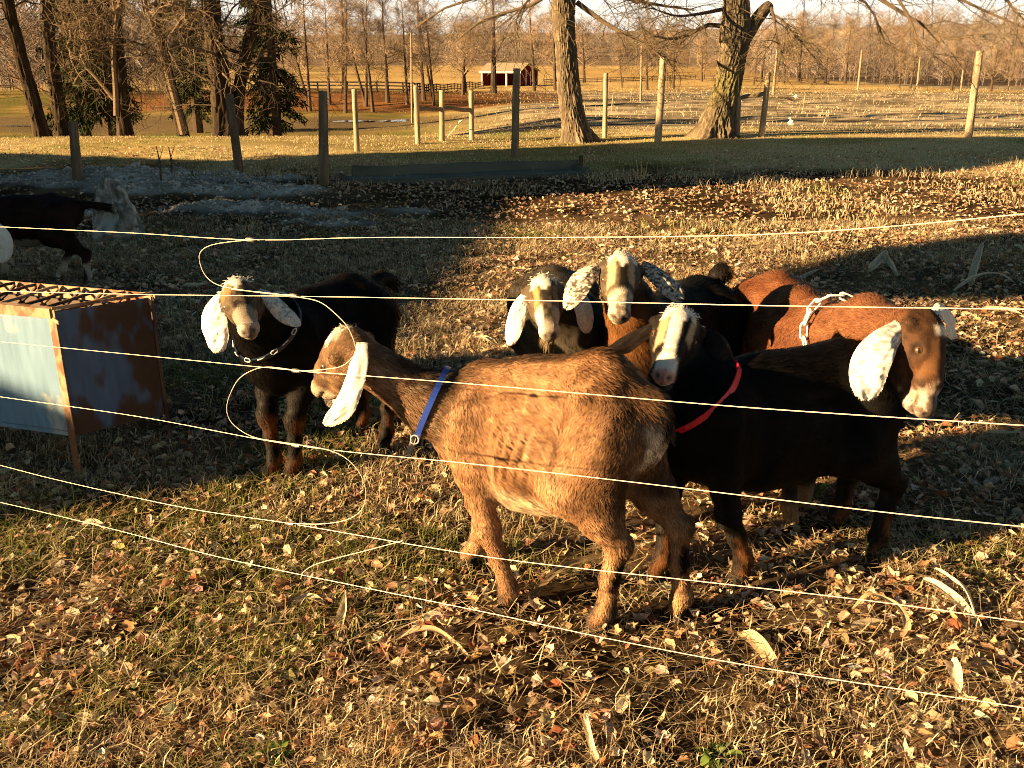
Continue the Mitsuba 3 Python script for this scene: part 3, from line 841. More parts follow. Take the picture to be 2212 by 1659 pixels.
WIRES = [([(-140, 484), (0, 490), (280, 503), (540, 518), (800, 513), (1200, 513), (1600, 508), (1900, 491), (2212, 462), (2400, 444)], 'topmost fence wire, dipping in the middle'),
         ([(-140, 624), (0, 629), (300, 636), (640, 640), (1106, 648), (1650, 660), (2212, 668), (2400, 670)], 'second fence wire from the top, in front of the goat heads'),
         ([(-140, 724), (0, 738), (350, 772), (640, 800), (1000, 828), (1500, 871), (1800, 893), (2212, 919), (2400, 930)], 'third fence wire, crossing the tan goat high on its flank'),
         ([(-140, 836), (0, 857), (300, 900), (640, 962), (1000, 1000), (1354, 1040), (1880, 1103), (2212, 1138), (2400, 1158)], 'fourth fence wire, crossing the belly of the tan goat'),
         ([(-140, 970), (0, 1005), (138, 1040), (400, 1097), (627, 1131), (900, 1178), (1119, 1212), (1504, 1255), (1880, 1298), (2212, 1344), (2400, 1372)], 'fifth fence wire, second from the ground'),
         ([(-140, 1056), (0, 1085), (240, 1142), (485, 1206), (796, 1271), (1070, 1327), (1268, 1370), (1504, 1417), (1741, 1458), (2212, 1529), (2400, 1560)], 'lowest fence wire, in front of the hooves')]
for pts, lab in WIRES:
    tw = Tubes(); c, r = wire(pts, .0016)
    tw.add(c, .00100, 6)
    m, _ = tw.mesh()
    key = numbered('fence_wire')
    put(key, m, 'mat_wire'); tag(key, lab, 'wire', 'bright wires of the near fence')
LOOPS = [([(560, 517), (500, 522), (455, 530), (433, 545), (432, 568), (444, 595), (470, 615), (520, 626), (580, 634), (636, 638)], 'wire loop joining the top two wires above the left black goat'),
         ([(500, 625), (580, 633), (640, 641), (690, 652), (725, 678), (750, 705), (764, 735), (768, 758), (758, 776), (735, 792), (690, 799), (640, 801)], 'wire loop joining second and third wires over the tan goat head'),
         ([(690, 806), (640, 800), (580, 793), (545, 800), (515, 820), (496, 855), (490, 885), (500, 912), (530, 936), (570, 950), (640, 962)], 'wire loop joining third and fourth wires under the left black goat'),
         ([(560, 948), (640, 960), (700, 970), (740, 985), (772, 1014), (788, 1048), (790, 1076), (778, 1105), (745, 1124), (690, 1132), (620, 1130)], 'wire loop joining fourth and fifth wires'),
         ([(870, 1168), (800, 1187), (730, 1205), (680, 1220), (655, 1236), (650, 1250)], 'short loose wire end between the lowest two wires')]
for i, (pts, lab) in enumerate(LOOPS):
    tw = Tubes(); c = curve(np.array([on_fence(u, v, -.012) for u, v in pts]), 60)
    tw.add(c, .00100, 6)
    m, _ = tw.mesh(); key = numbered('wire_loop'); put(key, m, 'mat_wire'); tag(key, lab, 'wire')
cl = Tubes()
CL = [((540, 518), 'top'), ((634, 639), 'second'), ((640, 801), 'third'), ((640, 962), 'fourth'), ((627, 1131), 'fifth')]
for (u, v), nm in CL:
    cl = Tubes()
    p, q = on_fence(u - 8, v - 1, -.006), on_fence(u + 8, v + 1, -.006)
    cl.add(np.array([p, (p + q) / 2, q]), [.0045, .0055, .0045], 8, (.10, .09, .08))
    m, c = cl.mesh(); key = numbered('wire_clamp'); put(key, m, 'mat_gloss', color=c); tag(key, f'small dark clamp on the {nm} wire where the loop joins', 'clamp')


# ------------------------------------------------------------------ the blue sheet metal feeder
def rust_paint(base, rust, scale, amount, edge=None):
    def fn(p, n, uv):
        a = mikit.fbm(p.x * scale, p.y * scale, p.z * scale * .7, 4)
        b = mikit.fbm(p.x * scale * 5, p.y * scale * 5, p.z * scale * 2.0, 3)
        k = mikit.smoothstep(amount, amount + .10, a * .7 + b * .3)
        s = mikit.fbm(p.x * 70, p.y * 70, p.z * 6, 2)
        c = mikit.mix(base, tuple(min(1, x * 1.35 + .03) for x in base), s)
        return mikit.mix(c, mikit.mix(rust, tuple(x * 1.9 for x in rust), b), k)
    return proc(fn)


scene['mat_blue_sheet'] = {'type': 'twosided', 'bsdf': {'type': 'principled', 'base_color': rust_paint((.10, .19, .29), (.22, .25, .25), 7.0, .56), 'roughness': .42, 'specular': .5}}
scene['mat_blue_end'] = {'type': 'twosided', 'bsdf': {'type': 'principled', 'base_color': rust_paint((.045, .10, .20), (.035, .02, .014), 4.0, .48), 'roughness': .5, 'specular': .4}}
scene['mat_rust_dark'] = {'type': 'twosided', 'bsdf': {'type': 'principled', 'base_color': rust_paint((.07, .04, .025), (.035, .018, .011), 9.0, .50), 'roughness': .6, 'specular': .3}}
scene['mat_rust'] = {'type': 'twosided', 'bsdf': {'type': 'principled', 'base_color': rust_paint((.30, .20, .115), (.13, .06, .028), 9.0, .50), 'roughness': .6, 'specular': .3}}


def feeder():
    key = 'hay_feeder'
    tag(key, 'blue sheet metal hay feeder with rusty frame and zigzag bars on top', 'feeder')
    A = on(-1.65, 3.21); A[2] = 0.0
    fd, sd = unit(np.array([-.953, .30, 0])), unit(np.array([.76, .65, 0]))
    Z = np.array([0, 0, 1.0])
    n_f = unit(np.array([fd[1], -fd[0], 0])); n_f = -n_f if n_f[1] > 0 else n_f
    n_s = unit(np.array([sd[1], -sd[0], 0])); n_s = -n_s if n_s[0] < 0 else n_s
    Lf, Ls, z0, z1 = 1.05, .36, .165, .655

    def bar(p, q, w, t_dir, t, name, mat='mat_rust'):
        """a flat bar from p to q, w wide along its own side, t thick along t_dir"""
        d = unit(q - p); s = unit(np.cross(d, t_dir))
        V = np.array([p + s * a * w / 2 + t_dir * b * t for a in (-1, 1) for b in (0, 1)] + [q + s * a * w / 2 + t_dir * b * t for a in (-1, 1) for b in (0, 1)])
        F = np.array([[0, 1, 3], [0, 3, 2], [4, 6, 7], [4, 7, 5], [0, 4, 5], [0, 5, 1], [2, 3, 7], [2, 7, 6], [0, 2, 6], [0, 6, 4], [1, 5, 7], [1, 7, 3]])
        put(numbered_part(key, name), (V, F), mat)

    def sheet(p, dx, dz, nrm, name, mat, bulge):
        a, b = np.meshgrid(np.linspace(0, 1, 30), np.linspace(0, 1, 24))
        n = meshkit.fbm(np.stack([a * 2.2, b * 2.0, 0 * a], -1), 2, 77) - .5
        V = p + a[..., None] * dx + b[..., None] * dz + nrm * (n * bulge * np.sin(a * np.pi) ** .5 * np.sin(b * np.pi) ** .5)[..., None]
        i, j = np.meshgrid(np.arange(23), np.arange(29), indexing='ij')
        q = np.stack([i * 30 + j, i * 30 + j + 1, (i + 1) * 30 + j + 1, (i + 1) * 30 + j], -1).reshape(-1, 4)
        V = V.reshape(-1, 3); V2 = V - nrm * .003
        put(f'{key}__{name}', (np.vstack([V, V2]), np.vstack([q, q[:, ::-1] + len(V)])), mat, smooth=True)
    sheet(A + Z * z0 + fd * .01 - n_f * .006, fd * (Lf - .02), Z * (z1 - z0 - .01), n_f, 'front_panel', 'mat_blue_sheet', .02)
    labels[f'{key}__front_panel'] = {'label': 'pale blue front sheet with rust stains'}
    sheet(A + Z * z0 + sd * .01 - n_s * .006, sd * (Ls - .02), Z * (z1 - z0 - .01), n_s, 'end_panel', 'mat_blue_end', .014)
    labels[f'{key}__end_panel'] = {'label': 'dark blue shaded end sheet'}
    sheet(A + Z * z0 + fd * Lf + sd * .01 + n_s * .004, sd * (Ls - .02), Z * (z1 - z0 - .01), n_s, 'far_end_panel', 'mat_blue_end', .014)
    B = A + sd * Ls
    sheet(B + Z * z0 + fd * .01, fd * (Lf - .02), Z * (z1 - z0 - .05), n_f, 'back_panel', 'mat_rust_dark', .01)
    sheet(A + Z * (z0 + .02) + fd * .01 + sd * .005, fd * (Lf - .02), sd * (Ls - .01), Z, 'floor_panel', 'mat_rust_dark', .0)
    for p in (A, A + fd * Lf, B, B + fd * Lf):
        lo = -.03 if p is A or p is not B else -.03
        back = p is B or abs((p - B) @ n_f) < .01
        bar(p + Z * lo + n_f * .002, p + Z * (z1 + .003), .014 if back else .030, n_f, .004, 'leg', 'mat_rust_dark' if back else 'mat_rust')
    bar(A + Z * (z1 - .012) + n_f * .007, A + fd * Lf + Z * (z1 - .012) + n_f * .007, .032, n_f, .004, 'top_rail')
    bar(A + Z * (z1 + .006) + n_f * .010, A + fd * Lf + Z * (z1 + .006) + n_f * .010, .004, -n_f, .030, 'top_rail')
    bar(A + Z * (z1 + .008) + n_s * .006, B + Z * (z1 + .008) + n_s * .006, .012, n_s, .004, 'end_rail')
    bar(B + Z * (z1 - .016) + n_f * .004, B + fd * Lf + Z * (z1 - .016) + n_f * .004, .05, n_f, .004, 'back_rail')
    # zigzag rods between the rails
    tw, N = None, 9
    for i in range(N):
        x = .06 + (Lf - .1) * i / N
        a = A + fd * x + Z * (z1 - .03) + sd * .02
        pk = A + fd * (x + .035) + sd * (Ls - .02) + Z * (z1 + .004)
        b = A + fd * (x + .085) + sd * (Ls * .72) + Z * (z1 - .10)
        tw = Tubes(); tw.add(curve([a, (a + pk) / 2, pk, b], 12), .0065, 6, (.22, .12, .06))
        m, c = tw.mesh(); put(numbered_part(key, 'rack_bar'), m, 'mat_rust_dark' if i % 3 else 'mat_rust')
    bar(A + Z * (z1 - .03) + n_s * .006, A + Z * (z1 - .03) + n_s * .075 - n_f * 0, .012, n_f, .004, 'tab')
    bar(A + Z * .085 + n_s * .004, A + Z * .085 + n_s * .05, .010, n_f, .004, 'tab')
    bar(B + Z * (z1 + .0) + n_s * .004, B + Z * (z1 + .0) + n_s * .035, .012, n_f, .004, 'tab')


feeder()


# ------------------------------------------------------------------ limestone block, long trough
def boulder():
    c = ground_at(247, 520, 4)
    px = c[1] / FPX * 1.03
    prof = [(185, 512), (186, 482), (204, 462), (222, 450), (236, 424), (247, 421), (262, 440), (280, 468), (296, 488), (308, 505), (306, 528), (288, 540)]
    m = trimesh.creation.icosphere(5, 1.0)
    v = np.asarray(m.vertices)
    hgt, wid = .60, .25
    z = v[:, 2]
    # a leaning pyramid with rough faces
    k = np.clip((1 - z) / 2, 0, 1)
    V = np.stack([v[:, 0] * wid * (.30 + .95 * k**.8) + (k - .5) * .02 - .03 * (1 - k), v[:, 1] * wid * .8 * (.3 + .9 * k**.8), (z + .72) * hgt / 1.72 * 1.0], -1)
    V[:, 2] = np.where(z < -.72, (z + .72) * .2, V[:, 2])
    n = meshkit.fbm(v * 1.7 + 3, 4, 88) - .5
    rid = np.abs(meshkit.fbm(v * 1.2, 3, 89) - .5) * 2
    V = V * (1 + n[:, None] * .55) - unit(v) * (rid < .22)[:, None] * .022
    hole = np.exp(-(((V - np.array([-.02, -.16, .27])) / np.array([.09, .14, .07])) ** 2).sum(1))
    hole2 = np.exp(-(((V - np.array([.05, -.10, .44])) / np.array([.04, .09, .03])) ** 2).sum(1))
    V[:, 1] += (hole * .17 + hole2 * .11)
    V += (meshkit.fbm(v * 9, 3, 90) - .5)[:, None] * unit(v) * .03
    base = c + np.array([0, .12, -.05])
    col = lerp((.17, .175, .16), (.50, .49, .44), ss(.35, .7, meshkit.fbm(v * 4, 4, 91)))
    col = lerp(col, (.10, .11, .09), ss(.55, .75, meshkit.fbm(v * 2.5, 3, 92)) * .5)
    put('limestone_block', (V + base, np.asarray(m.faces)), 'mat_matt', smooth=True, color=col)
    tag('limestone_block', 'pale pitted limestone block beside the goat at far left', 'rock')


boulder()


def trough():
    key = 'feed_trough'
    tag(key, 'long low weathered green grey plank trough on the ground behind the goats', 'trough')
    a, b = ground_at(735, 398, 6), ground_at(1285, 380, 6)
    d = b - a; L = np.linalg.norm(d[:2]); d = unit(np.array([d[0], d[1], 0])); n = np.array([-d[1], d[0], 0]); Z = np.array([0, 0, 1.0])
    rng = rs(5)

    def board(p, dl, w, h, name, col, seed):
        k = 40
        s = np.linspace(0, 1, k)
        wob = (meshkit.fbm(np.stack([s * 5, 0 * s, 0 * s], -1), 3, seed) - .5) * .05
        pts = []
        for i in range(k):
            q = p + dl * s[i]; q[2] = float(ground_z(q[0], q[1], False)) - .05
            for x, z in ((0, 0), (w, 0), (w, h + wob[i] + .05), (0, h + wob[i] + .05)):
                pts.append(q + n * x + Z * z)
        V = np.array(pts)
        F = [[i * 4 + j, i * 4 + (j + 1) % 4, (i + 1) * 4 + (j + 1) % 4, (i + 1) * 4 + j] for i in range(k - 1) for j in range(4)] + [[0, 3, 2, 1], [k * 4 - 4, k * 4 - 3, k * 4 - 2, k * 4 - 1]]
        c = lerp(np.tile(np.array(col) * .6, (len(V), 1)), np.array(col) * 1.3, meshkit.fbm(V * np.array([2, 2, 14]), 3, seed + 1))
        put(numbered_part(key, name), (V, np.array(F)), 'mat_matt', color=c)
    g = (.14, .15, .125)
    board(a.copy(), d * L * .985, .06, .05, 'side_board', g, 301)
    board(a + n * .55 + d * .25, d * (L * .995 - .25), .06, .17, 'side_board', g, 305)
    board(a + n * .07 + d * .06, n * .0 + d * .07, .44, .07, 'end_board', g, 309)
    board(a + d * (L * .97) + n * .07, d * .07, .44, .10, 'end_board', g, 313)
    board(a + n * .065 + d * .14, d * (L * .96 - .14), .48, .035, 'floor_board', (.19, .19, .16), 317)
    tw = Tubes(); q = b + n * .5; tw.add(np.array([q - Z * .1, q + Z * .22]), [.035, .03], 7, (.08, .07, .055))
    m, c = tw.mesh(); put(key + '__stake', m, 'mat_matt', color=c)


trough()

from scipy import sparse


# ------------------------------------------------------------------ goats: one smooth skin per animal from a skeleton of rounded limbs
class Skin:
    def __init__(self):
        self.p = []

    def add(self, a, b, ra, rb, k, tag, hair, sq=None):
        self.p.append((np.asarray(a, float), np.asarray(b, float), ra, rb, k, tag, unit(hair), sq))

    @staticmethod
    def dist(q, prim):
        a, b, ra, rb, k, _, _, sq = prim
        d = b - a
        if sq is not None:
            n, f = sq
            q = q + n * ((q - a) @ n * (f - 1))[..., None]
            d = d + n * (d @ n) * (f - 1)
        w = q - a
        t = np.clip(w @ d / max(d @ d, 1e-9), 0, 1)
        r = np.linalg.norm(w - t[..., None] * d, axis=-1) - (ra + (rb - ra) * t)
        return r if sq is None else r * (1 / max(1.0, sq[1] ** .5))

    def mesh(self, h):
        pts = np.array([x for p in self.p for x in (p[0] - max(p[2], p[3]), p[0] + max(p[2], p[3]), p[1] - max(p[2], p[3]), p[1] + max(p[2], p[3]))])
        lo, hi = pts.min(0) - 4 * h, pts.max(0) + 4 * h
        n = np.ceil((hi - lo) / h).astype(int) + 1
        F = np.full(n, .3, np.float64)
        for p in self.p:
            m = max(p[2], p[3]) + p[4] + .05
            a = np.clip(np.floor((np.minimum(p[0], p[1]) - m - lo) / h).astype(int), 0, n)
            b = np.clip(np.ceil((np.maximum(p[0], p[1]) + m - lo) / h).astype(int) + 1, 0, n)
            sl = tuple(slice(i, j) for i, j in zip(a, b))
            g = np.stack(np.meshgrid(*[lo[c] + h * np.arange(a[c], b[c]) for c in range(3)], indexing='ij'), -1)
            d, f = self.dist(g, p), F[sl]
            e = np.maximum(p[4] - np.abs(f - d), 0) / p[4]
            F[sl] = np.minimum(f, d) - e * e * p[4] * .25
        return surface_net(F, lo, h)


def surface_net(F, lo, h):
    I = F < 0
    n = np.array(F.shape) - 1
    cor = [(a, b, c) for a in (0, 1) for b in (0, 1) for c in (0, 1)]
    view = lambda A, o: A[o[0]:o[0] + n[0], o[1]:o[1] + n[1], o[2]:o[2] + n[2]]
    s = sum(view(I, o).astype(np.int8) for o in cor)
    act = np.argwhere((s > 0) & (s < 8))
    idx = np.full(n, -1)
    idx[tuple(act.T)] = np.arange(len(act))
    acc, cnt = np.zeros((len(act), 3)), np.zeros(len(act))
    for i, a in enumerate(cor):
        for b in cor[i + 1:]:
            if sum(x != y for x, y in zip(a, b)) != 1:
                continue
            fa, fb = F[tuple((act + a).T)], F[tuple((act + b).T)]
            m = (fa < 0) != (fb < 0)
            t = np.where(m, fa / np.where(m, fa - fb, 1), 0)
            acc += m[:, None] * (np.array(a) + t[:, None] * (np.array(b) - np.array(a)))
            cnt += m
    v = lo + h * (act + acc / cnt[:, None])
    faces = []
    for ax in range(3):
        e = np.eye(3, dtype=int)[ax]
        o1, o2 = np.eye(3, dtype=int)[(ax + 1) % 3], np.eye(3, dtype=int)[(ax + 2) % 3]
        A = I[tuple(slice(0, n[c] if c == ax else None) for c in range(3))]
        B = I[tuple(slice(1, None) if c == ax else slice(None) for c in range(3))]
        c = np.argwhere(A != B)
        c = c[np.all((c[:, [(ax + 1) % 3, (ax + 2) % 3]] > 0) & (c[:, [(ax + 1) % 3, (ax + 2) % 3]] < n[[(ax + 1) % 3, (ax + 2) % 3]]), axis=1)]
        q = np.stack([idx[tuple((c - d).T)] for d in (0 * e, o1, o1 + o2, o2)], -1)
        fl = ~A[tuple(c.T)]
        q[fl] = q[fl][:, ::-1]
        faces.append(q)
    q = np.vstack(faces)
    q = q[(q >= 0).all(1)]
    f = np.vstack([q[:, [0, 1, 2]], q[:, [0, 2, 3]]])
    e = np.vstack([q[:, [0, 1]], q[:, [1, 2]], q[:, [2, 3]], q[:, [3, 0]]])
    A = sparse.coo_matrix((np.ones(len(e) * 2), (np.r_[e[:, 0], e[:, 1]], np.r_[e[:, 1], e[:, 0]])), shape=(len(v), len(v))).tocsr()
    A.data[:] = 1
    deg = np.maximum(np.asarray(A.sum(1)).ravel(), 1)[:, None]
    for _ in range(4):
        v = v + .5 * (A @ v / deg - v)
        v = v - .52 * (A @ v / deg - v)
    return trimesh.Trimesh(v, f, process=False)


def fur_mesh(rng, mesh, n, direction, length, color, width=.0018, lift=.22, weight=None):
    """short flat hairs lying on the skin; direction, length and color are given per vertex"""
    v, f, nv = np.asarray(mesh.vertices), np.asarray(mesh.faces), np.asarray(mesh.vertex_normals)
    area = mesh.area_faces
    if weight is not None:
        area = area * weight[f].mean(1)
    pick = rng.choice(len(f), n, p=area / area.sum())
    b = rng.rand(n, 2)
    b = np.where(b.sum(1, keepdims=True) > 1, 1 - b, b)
    w = np.column_stack([1 - b.sum(1), b])
    mixd = lambda A: np.einsum('nk,nkj->nj', w, A[f[pick]])
    p, nn, d, c = mixd(v), unit(mixd(nv)), mixd(direction), mixd(color)
    L = np.einsum('nk,nk->n', w, length[f[pick]]) * (.6 + .8 * rng.rand(n))
    d = unit(d + rng.randn(n, 3) * .22)
    d = unit(d - nn * np.einsum('ni,ni->n', d, nn)[:, None])
    side = np.cross(nn, d)
    up = (lift * (.4 + 1.2 * rng.rand(n)))[:, None]
    wd = (width * (.6 + .8 * rng.rand(n)))[:, None]
    root = p - nn * .001
    tilt = nn * (rng.randn(n, 1) * .35)
    s2 = unit(side + tilt)
    mid = root + (d + nn * up) * (L * .55)[:, None]
    tip = mid + (d + nn * up * .15) * (L * .45)[:, None]
    V = np.stack([root - s2 * wd, root + s2 * wd, mid + s2 * wd * .8, tip, mid - s2 * wd * .8], 1).reshape(-1, 3)
    k = np.arange(n)[:, None] * 5
    F = np.vstack([k + [0, 1, 2], k + [0, 2, 4], k + [4, 2, 3]])
    cl = meshkit.fbm(p * 42, 2, 77)
    br = ((.55 + .85 * rng.rand(n)) * (.76 + .48 * ss(.3, .7, cl)))[:, None]
    c = c * br
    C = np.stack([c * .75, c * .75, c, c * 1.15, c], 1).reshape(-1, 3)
    N = np.repeat(nn, 5, 0)
    return (V, F), np.clip(C, 0, .95), N


def put_fur(key, m, col, N, tilt=.28):
    """normals of the skin, bent a little by each hair, so that fur shades as fur"""
    v, f = m
    fn = np.cross(v[f[:, 1]] - v[f[:, 0]], v[f[:, 2]] - v[f[:, 0]])
    hn = np.zeros_like(v)
    for k in range(3):
        np.add.at(hn, f[:, k], fn)
    hn = unit(hn)
    hn *= np.sign(np.einsum('ij,ij->i', hn, N))[:, None]
    path = meshkit.write_ply((v, f), False, None, col, normals=unit(N * (1 - tilt) + hn * tilt))
    scene[key] = {'type': 'ply', 'filename': path, 'face_normals': False, 'bsdf': {'type': 'ref', 'id': 'mat_fur'}}


def ear_mesh(pts, width, normal, curl=.35, nu=56, nv=23, thick=.006, base=.42, tipr=.5):
    """a long hanging ear: a curled leaf of skin round a bent line; normal: the way its outer face looks (per point or one)"""
    c = curve(pts, nu)
    s = np.linspace(0, 1, nu)
    t = unit(np.gradient(c, axis=0))
    nr = curve(normal, nu) if np.ndim(normal) == 2 else np.tile(np.asarray(normal, float), (nu, 1))
    nr = unit(nr - t * np.einsum('ij,ij->i', nr, t)[:, None])
    b = np.cross(t, nr)
    prof = (base + (1 - base) * np.sin(np.clip(s / .62, 0, 1) * np.pi / 2) ** 1.4) * np.where(s > .62, np.sqrt(np.clip(1 - (np.clip(s - .62, 0, 1) / .385) ** 2.4, 0.0, 1)), 1)
    w = width / 2 * np.maximum(prof, .04)
    a = np.linspace(-1, 1, nv)
    x = a[None] * w[:, None]
    zc = -curl * w[:, None] * (np.abs(a[None]) ** 1.5 - .35)
    ph = float(abs(c[0, 0]) * 50)
    wav = meshkit.fbm(np.stack(np.broadcast_arrays(s[:, None] * 4.5 + ph, a[None] * 1.6 + 0 * s[:, None], np.array(ph)), -1), 3, 71) - .5
    zc = zc + wav * width * .36 * (.3 + s[:, None]) + np.sin(s[:, None] * 9 + ph) * a[None] * width * .05 * s[:, None] - .10 * width * np.exp(-((np.abs(a[None]) - .35) / .08) ** 2) * (.25 + .2 * np.sin(s[:, None] * 14 + ph)) * .35
    mid = c[:, None] + b[:, None] * x[..., None] + nr[:, None] * zc[..., None]
    th = thick / 2 * np.sqrt(np.clip(1.02 - a**2, .02, 1))[None, :, None] * (1.6 - .9 * s)[:, None, None]
    V = np.concatenate([(mid + nr[:, None] * th).reshape(-1, 3), (mid - nr[:, None] * th).reshape(-1, 3)])
    i, j = np.meshgrid(np.arange(nu - 1), np.arange(nv - 1), indexing='ij')
    q = np.stack([i * nv + j, i * nv + j + 1, (i + 1) * nv + j + 1, (i + 1) * nv + j], -1).reshape(-1, 4)
    o = nu * nv
    rim = []
    ring = [(0, k) for k in range(nv)] + [(k, nv - 1) for k in range(1, nu)] + [(nu - 1, k) for k in range(nv - 2, -1, -1)] + [(k, 0) for k in range(nu - 2, 0, -1)]
    for (r1, c1), (r2, c2) in zip(ring, ring[1:] + ring[:1]):
        p, q2 = r1 * nv + c1, r2 * nv + c2
        rim.append([p, p + o, q2 + o, q2])
    Q = np.vstack([q, q[:, ::-1] + o, rim])
    S = np.tile(np.repeat(s, nv), 2)
    A = np.tile(np.tile(a, nu), 2)
    outer = np.repeat([1.0, 0.0], o)
    m = trimesh.Trimesh(V, np.vstack([Q[:, [0, 1, 2]], Q[:, [0, 2, 3]]]), process=False)
    if m.volume < 0:
        m.invert()
    return m, S, A, outer, np.tile(np.repeat(t, nv, 0), (2, 1))


def hoof_mesh(p, f, l, s):
    """two dark claws"""
    parts = []
    for k in (-1, 1):
        c = p + l * k * .014 * s + f * .012 * s
        ring = []
        for z, g in ((0, 1.12), (.02, 1.0), (.042, .74)):
            for a in np.arange(10) * np.pi / 5:
                ex = math.cos(a) * .031 * s * (1.25 if math.cos(a) > 0 else .85)
                ring.append(c + f * (ex * g - z * .28 * s) + l * math.sin(a) * .0125 * s * g + np.array([0, 0, z * s]))
        r = np.array(ring)
        fs = [[i * 10 + j, i * 10 + (j + 1) % 10, (i + 1) * 10 + (j + 1) % 10, (i + 1) * 10 + j] for i in range(2) for j in range(10)]
        fs = np.array(fs)
        tri = np.vstack([fs[:, [0, 1, 2]], fs[:, [0, 2, 3]], [[20, 20 + j, 21 + j] for j in range(1, 9)], [[0, j + 1, j] for j in range(1, 9)]])
        parts.append((r, tri, (.035, .03, .026)))
    return join(parts)


def leg_chain(sk, pts, rad, tagname, k=.02, sq=None):
    for i in range(len(pts) - 1):
        sk.add(pts[i], pts[i + 1], rad[i], rad[i + 1], k if i else .05, tagname, pts[i + 1] - pts[i], sq)


def goat(label, o, fwd, poll, nose, face, coat, ears, feet, tail, sl=1.0, sh=1.0, sw=1.0, head_size=1.0, res=.0065, furs=20000, fur_len=1.0, belly=0.0,
         neck_bend=(0, 0, .03), seed=0, tail_fur=900, beard=0, poll_fur=1600, leg_r=1.0, sway=0.0, pitch=0.0, croup=0.0, neck_r=1.0, tail_len=1.0, hair_w=.0010):
    key = numbered('goat')
    tag(key, label, 'goat', 'goats standing in the yard')
    rng = rs(100 + seed)
    F = unit([fwd[0], fwd[1], 0]); L = np.array([-F[1], F[0], 0]); Z = np.array([0, 0, 1.0])
    o = on(o[0], o[1]); o[2] = float(ground_z(o[0], o[1], False))
    W = lambda x, y, z: o + F * x * sl + L * y * sw + Z * z * sh * (1 - pitch * x)
    r = (sw + sh) / 2
    sk = Skin()
    back = -F - .35 * Z
    SQ = (L, 1.18)
    sk.add(W(.21, 0, .54), W(-.02, 0, .52), .165 * r, .188 * r, .03, 'body', back, SQ)
    sk.add(W(-.02, 0, .52), W(-.19, 0, .545), .188 * r, .165 * r, .06, 'body', back, SQ)
    sk.add(W(-.19, 0, .56), W(-.33, 0, .585 - croup * .8), .15 * r, (.118 - croup * .2) * r, .06, 'body', -F - .8 * Z, SQ)
    sk.add(W(.23, 0, .665), W(.05, 0, .655 - sway), .058 * r, .06 * r, .07, 'body', back)
    sk.add(W(.05, 0, .655 - sway), W(-.23, 0, .685), .06 * r, .05 * r, .07, 'body', back)
    sk.add(W(-.23, 0, .685), W(-.38, 0, .64 - croup), .05 * r, .055 * r, .06, 'body', -F - .9 * Z)
    for k in (-1, 1):
        sk.add(W(-.20, .085 * k, .675), W(-.27, .08 * k, .655), .032 * r, .03 * r, .05, 'body', -F - .8 * Z)
    sk.add(W(.30, 0, .52), W(.20, 0, .42), .105 * r, .09 * r, .06, 'body', -Z - .3 * F, SQ)
    if belly:
        sk.add(W(.06, 0, .47 - belly), W(-.12, 0, .47 - belly), .155 * r, .15 * r, .07, 'body', back, (L, 1.12))
    hooves = []
    names = ('FL', 'FR', 'HL', 'HR')
    for nm, side in zip(names, (1, -1, 1, -1)):
        front = nm[0] == 'F'
        hip_x = (.235 if front else -.30)
        default = W(hip_x + (.01 if front else -.03), .095 * side, 0)
        ft = feet.get(nm)
        lift = 0.0
        if ft is not None:
            p = np.array([ft[0], ft[1], 0.0]); lift = ft[2] if len(ft) > 2 else 0.0
        else:
            p = default.copy()
        p[2] = float(ground_z(p[0], p[1], False)) + lift - .004
        d = p - np.array([*W(hip_x, .1 * side, 0)[:2], p[2]])   # how far the foot is from under the hip
        lr = r * leg_r
        if front:
            sh0, el = W(.24, .085 * side, .60), W(.215, .10 * side, .43)
            kn = W(.245, .10 * side, .265) + d * .5
            fe = p + Z * .085 * sh - F * .012 + (W(hip_x, 0, 0) - W(hip_x, 0, 0)) + np.append(-d[:2], 0) * .10
            leg_chain(sk, [sh0, el, (el + kn) / 2 + F * .006, kn, kn * .5 + fe * .5, fe, p + Z * .042 * sh + F * .008], np.array([.085, .063, .043, .036, .026, .0275, .026]) * lr, 'fleg')
            sk.add(kn + F * .008, kn - Z * .02 + F * .008, .033 * lr, .03 * lr, .02, 'fleg', -Z)
        else:
            hp, st = W(-.27, .085 * side, .58 - croup * .6), W(-.19, .118 * side, .43) + d * .25
            hk = W(-.365, .10 * side, .265) + d * .62
            fe = p + Z * .085 * sh - F * .02 + np.append(-d[:2], 0) * .08
            gk = (st + hk) / 2 - F * .012
            leg_chain(sk, [hp, st], np.array([.122, .085]) * lr, 'hleg', sq=None)
            leg_chain(sk, [st, gk, hk, hk * .5 + fe * .5 + F * .006, fe, p + Z * .042 * sh + F * .008], np.array([.085, .058, .036, .027, .0285, .027]) * lr, 'hleg')
            sk.add(hk - F * .014 + Z * .012, hk - F * .004 - Z * .02, .026 * lr, .024 * lr, .015, 'hleg', -Z)
            sk.add(W(-.30, .075 * side, .55), (hk + st) / 2 - F * .02, .085 * lr, .045 * lr, .05, 'hleg', -Z)
        hooves.append((p, front))
    # head frame
    poll, nose = np.asarray(poll, float), np.asarray(nose, float)
    hf = unit(nose - poll); hu = np.asarray(face, float); hu = unit(hu - hf * (hu @ hf)); hl = np.cross(hu, hf)
    S = np.linalg.norm(nose - poll) / .235 if head_size == 1.0 else head_size
    H = lambda x, y, z: poll + (hf * x + hl * y + hu * z) * S
    hb = -hf
    A = lambda a, b, ra, rb, k, t='head', h=None, sq=None: sk.add(H(*a), H(*b), ra * S, rb * S, k * S, t, hb if h is None else h, sq)
    # neck
    nb, nt = W(.25, 0, .60), H(-.015, 0, -.035)
    mid = (nb * .5 + nt * .5) + np.asarray(neck_bend)
    nd = unit(nb - nt)
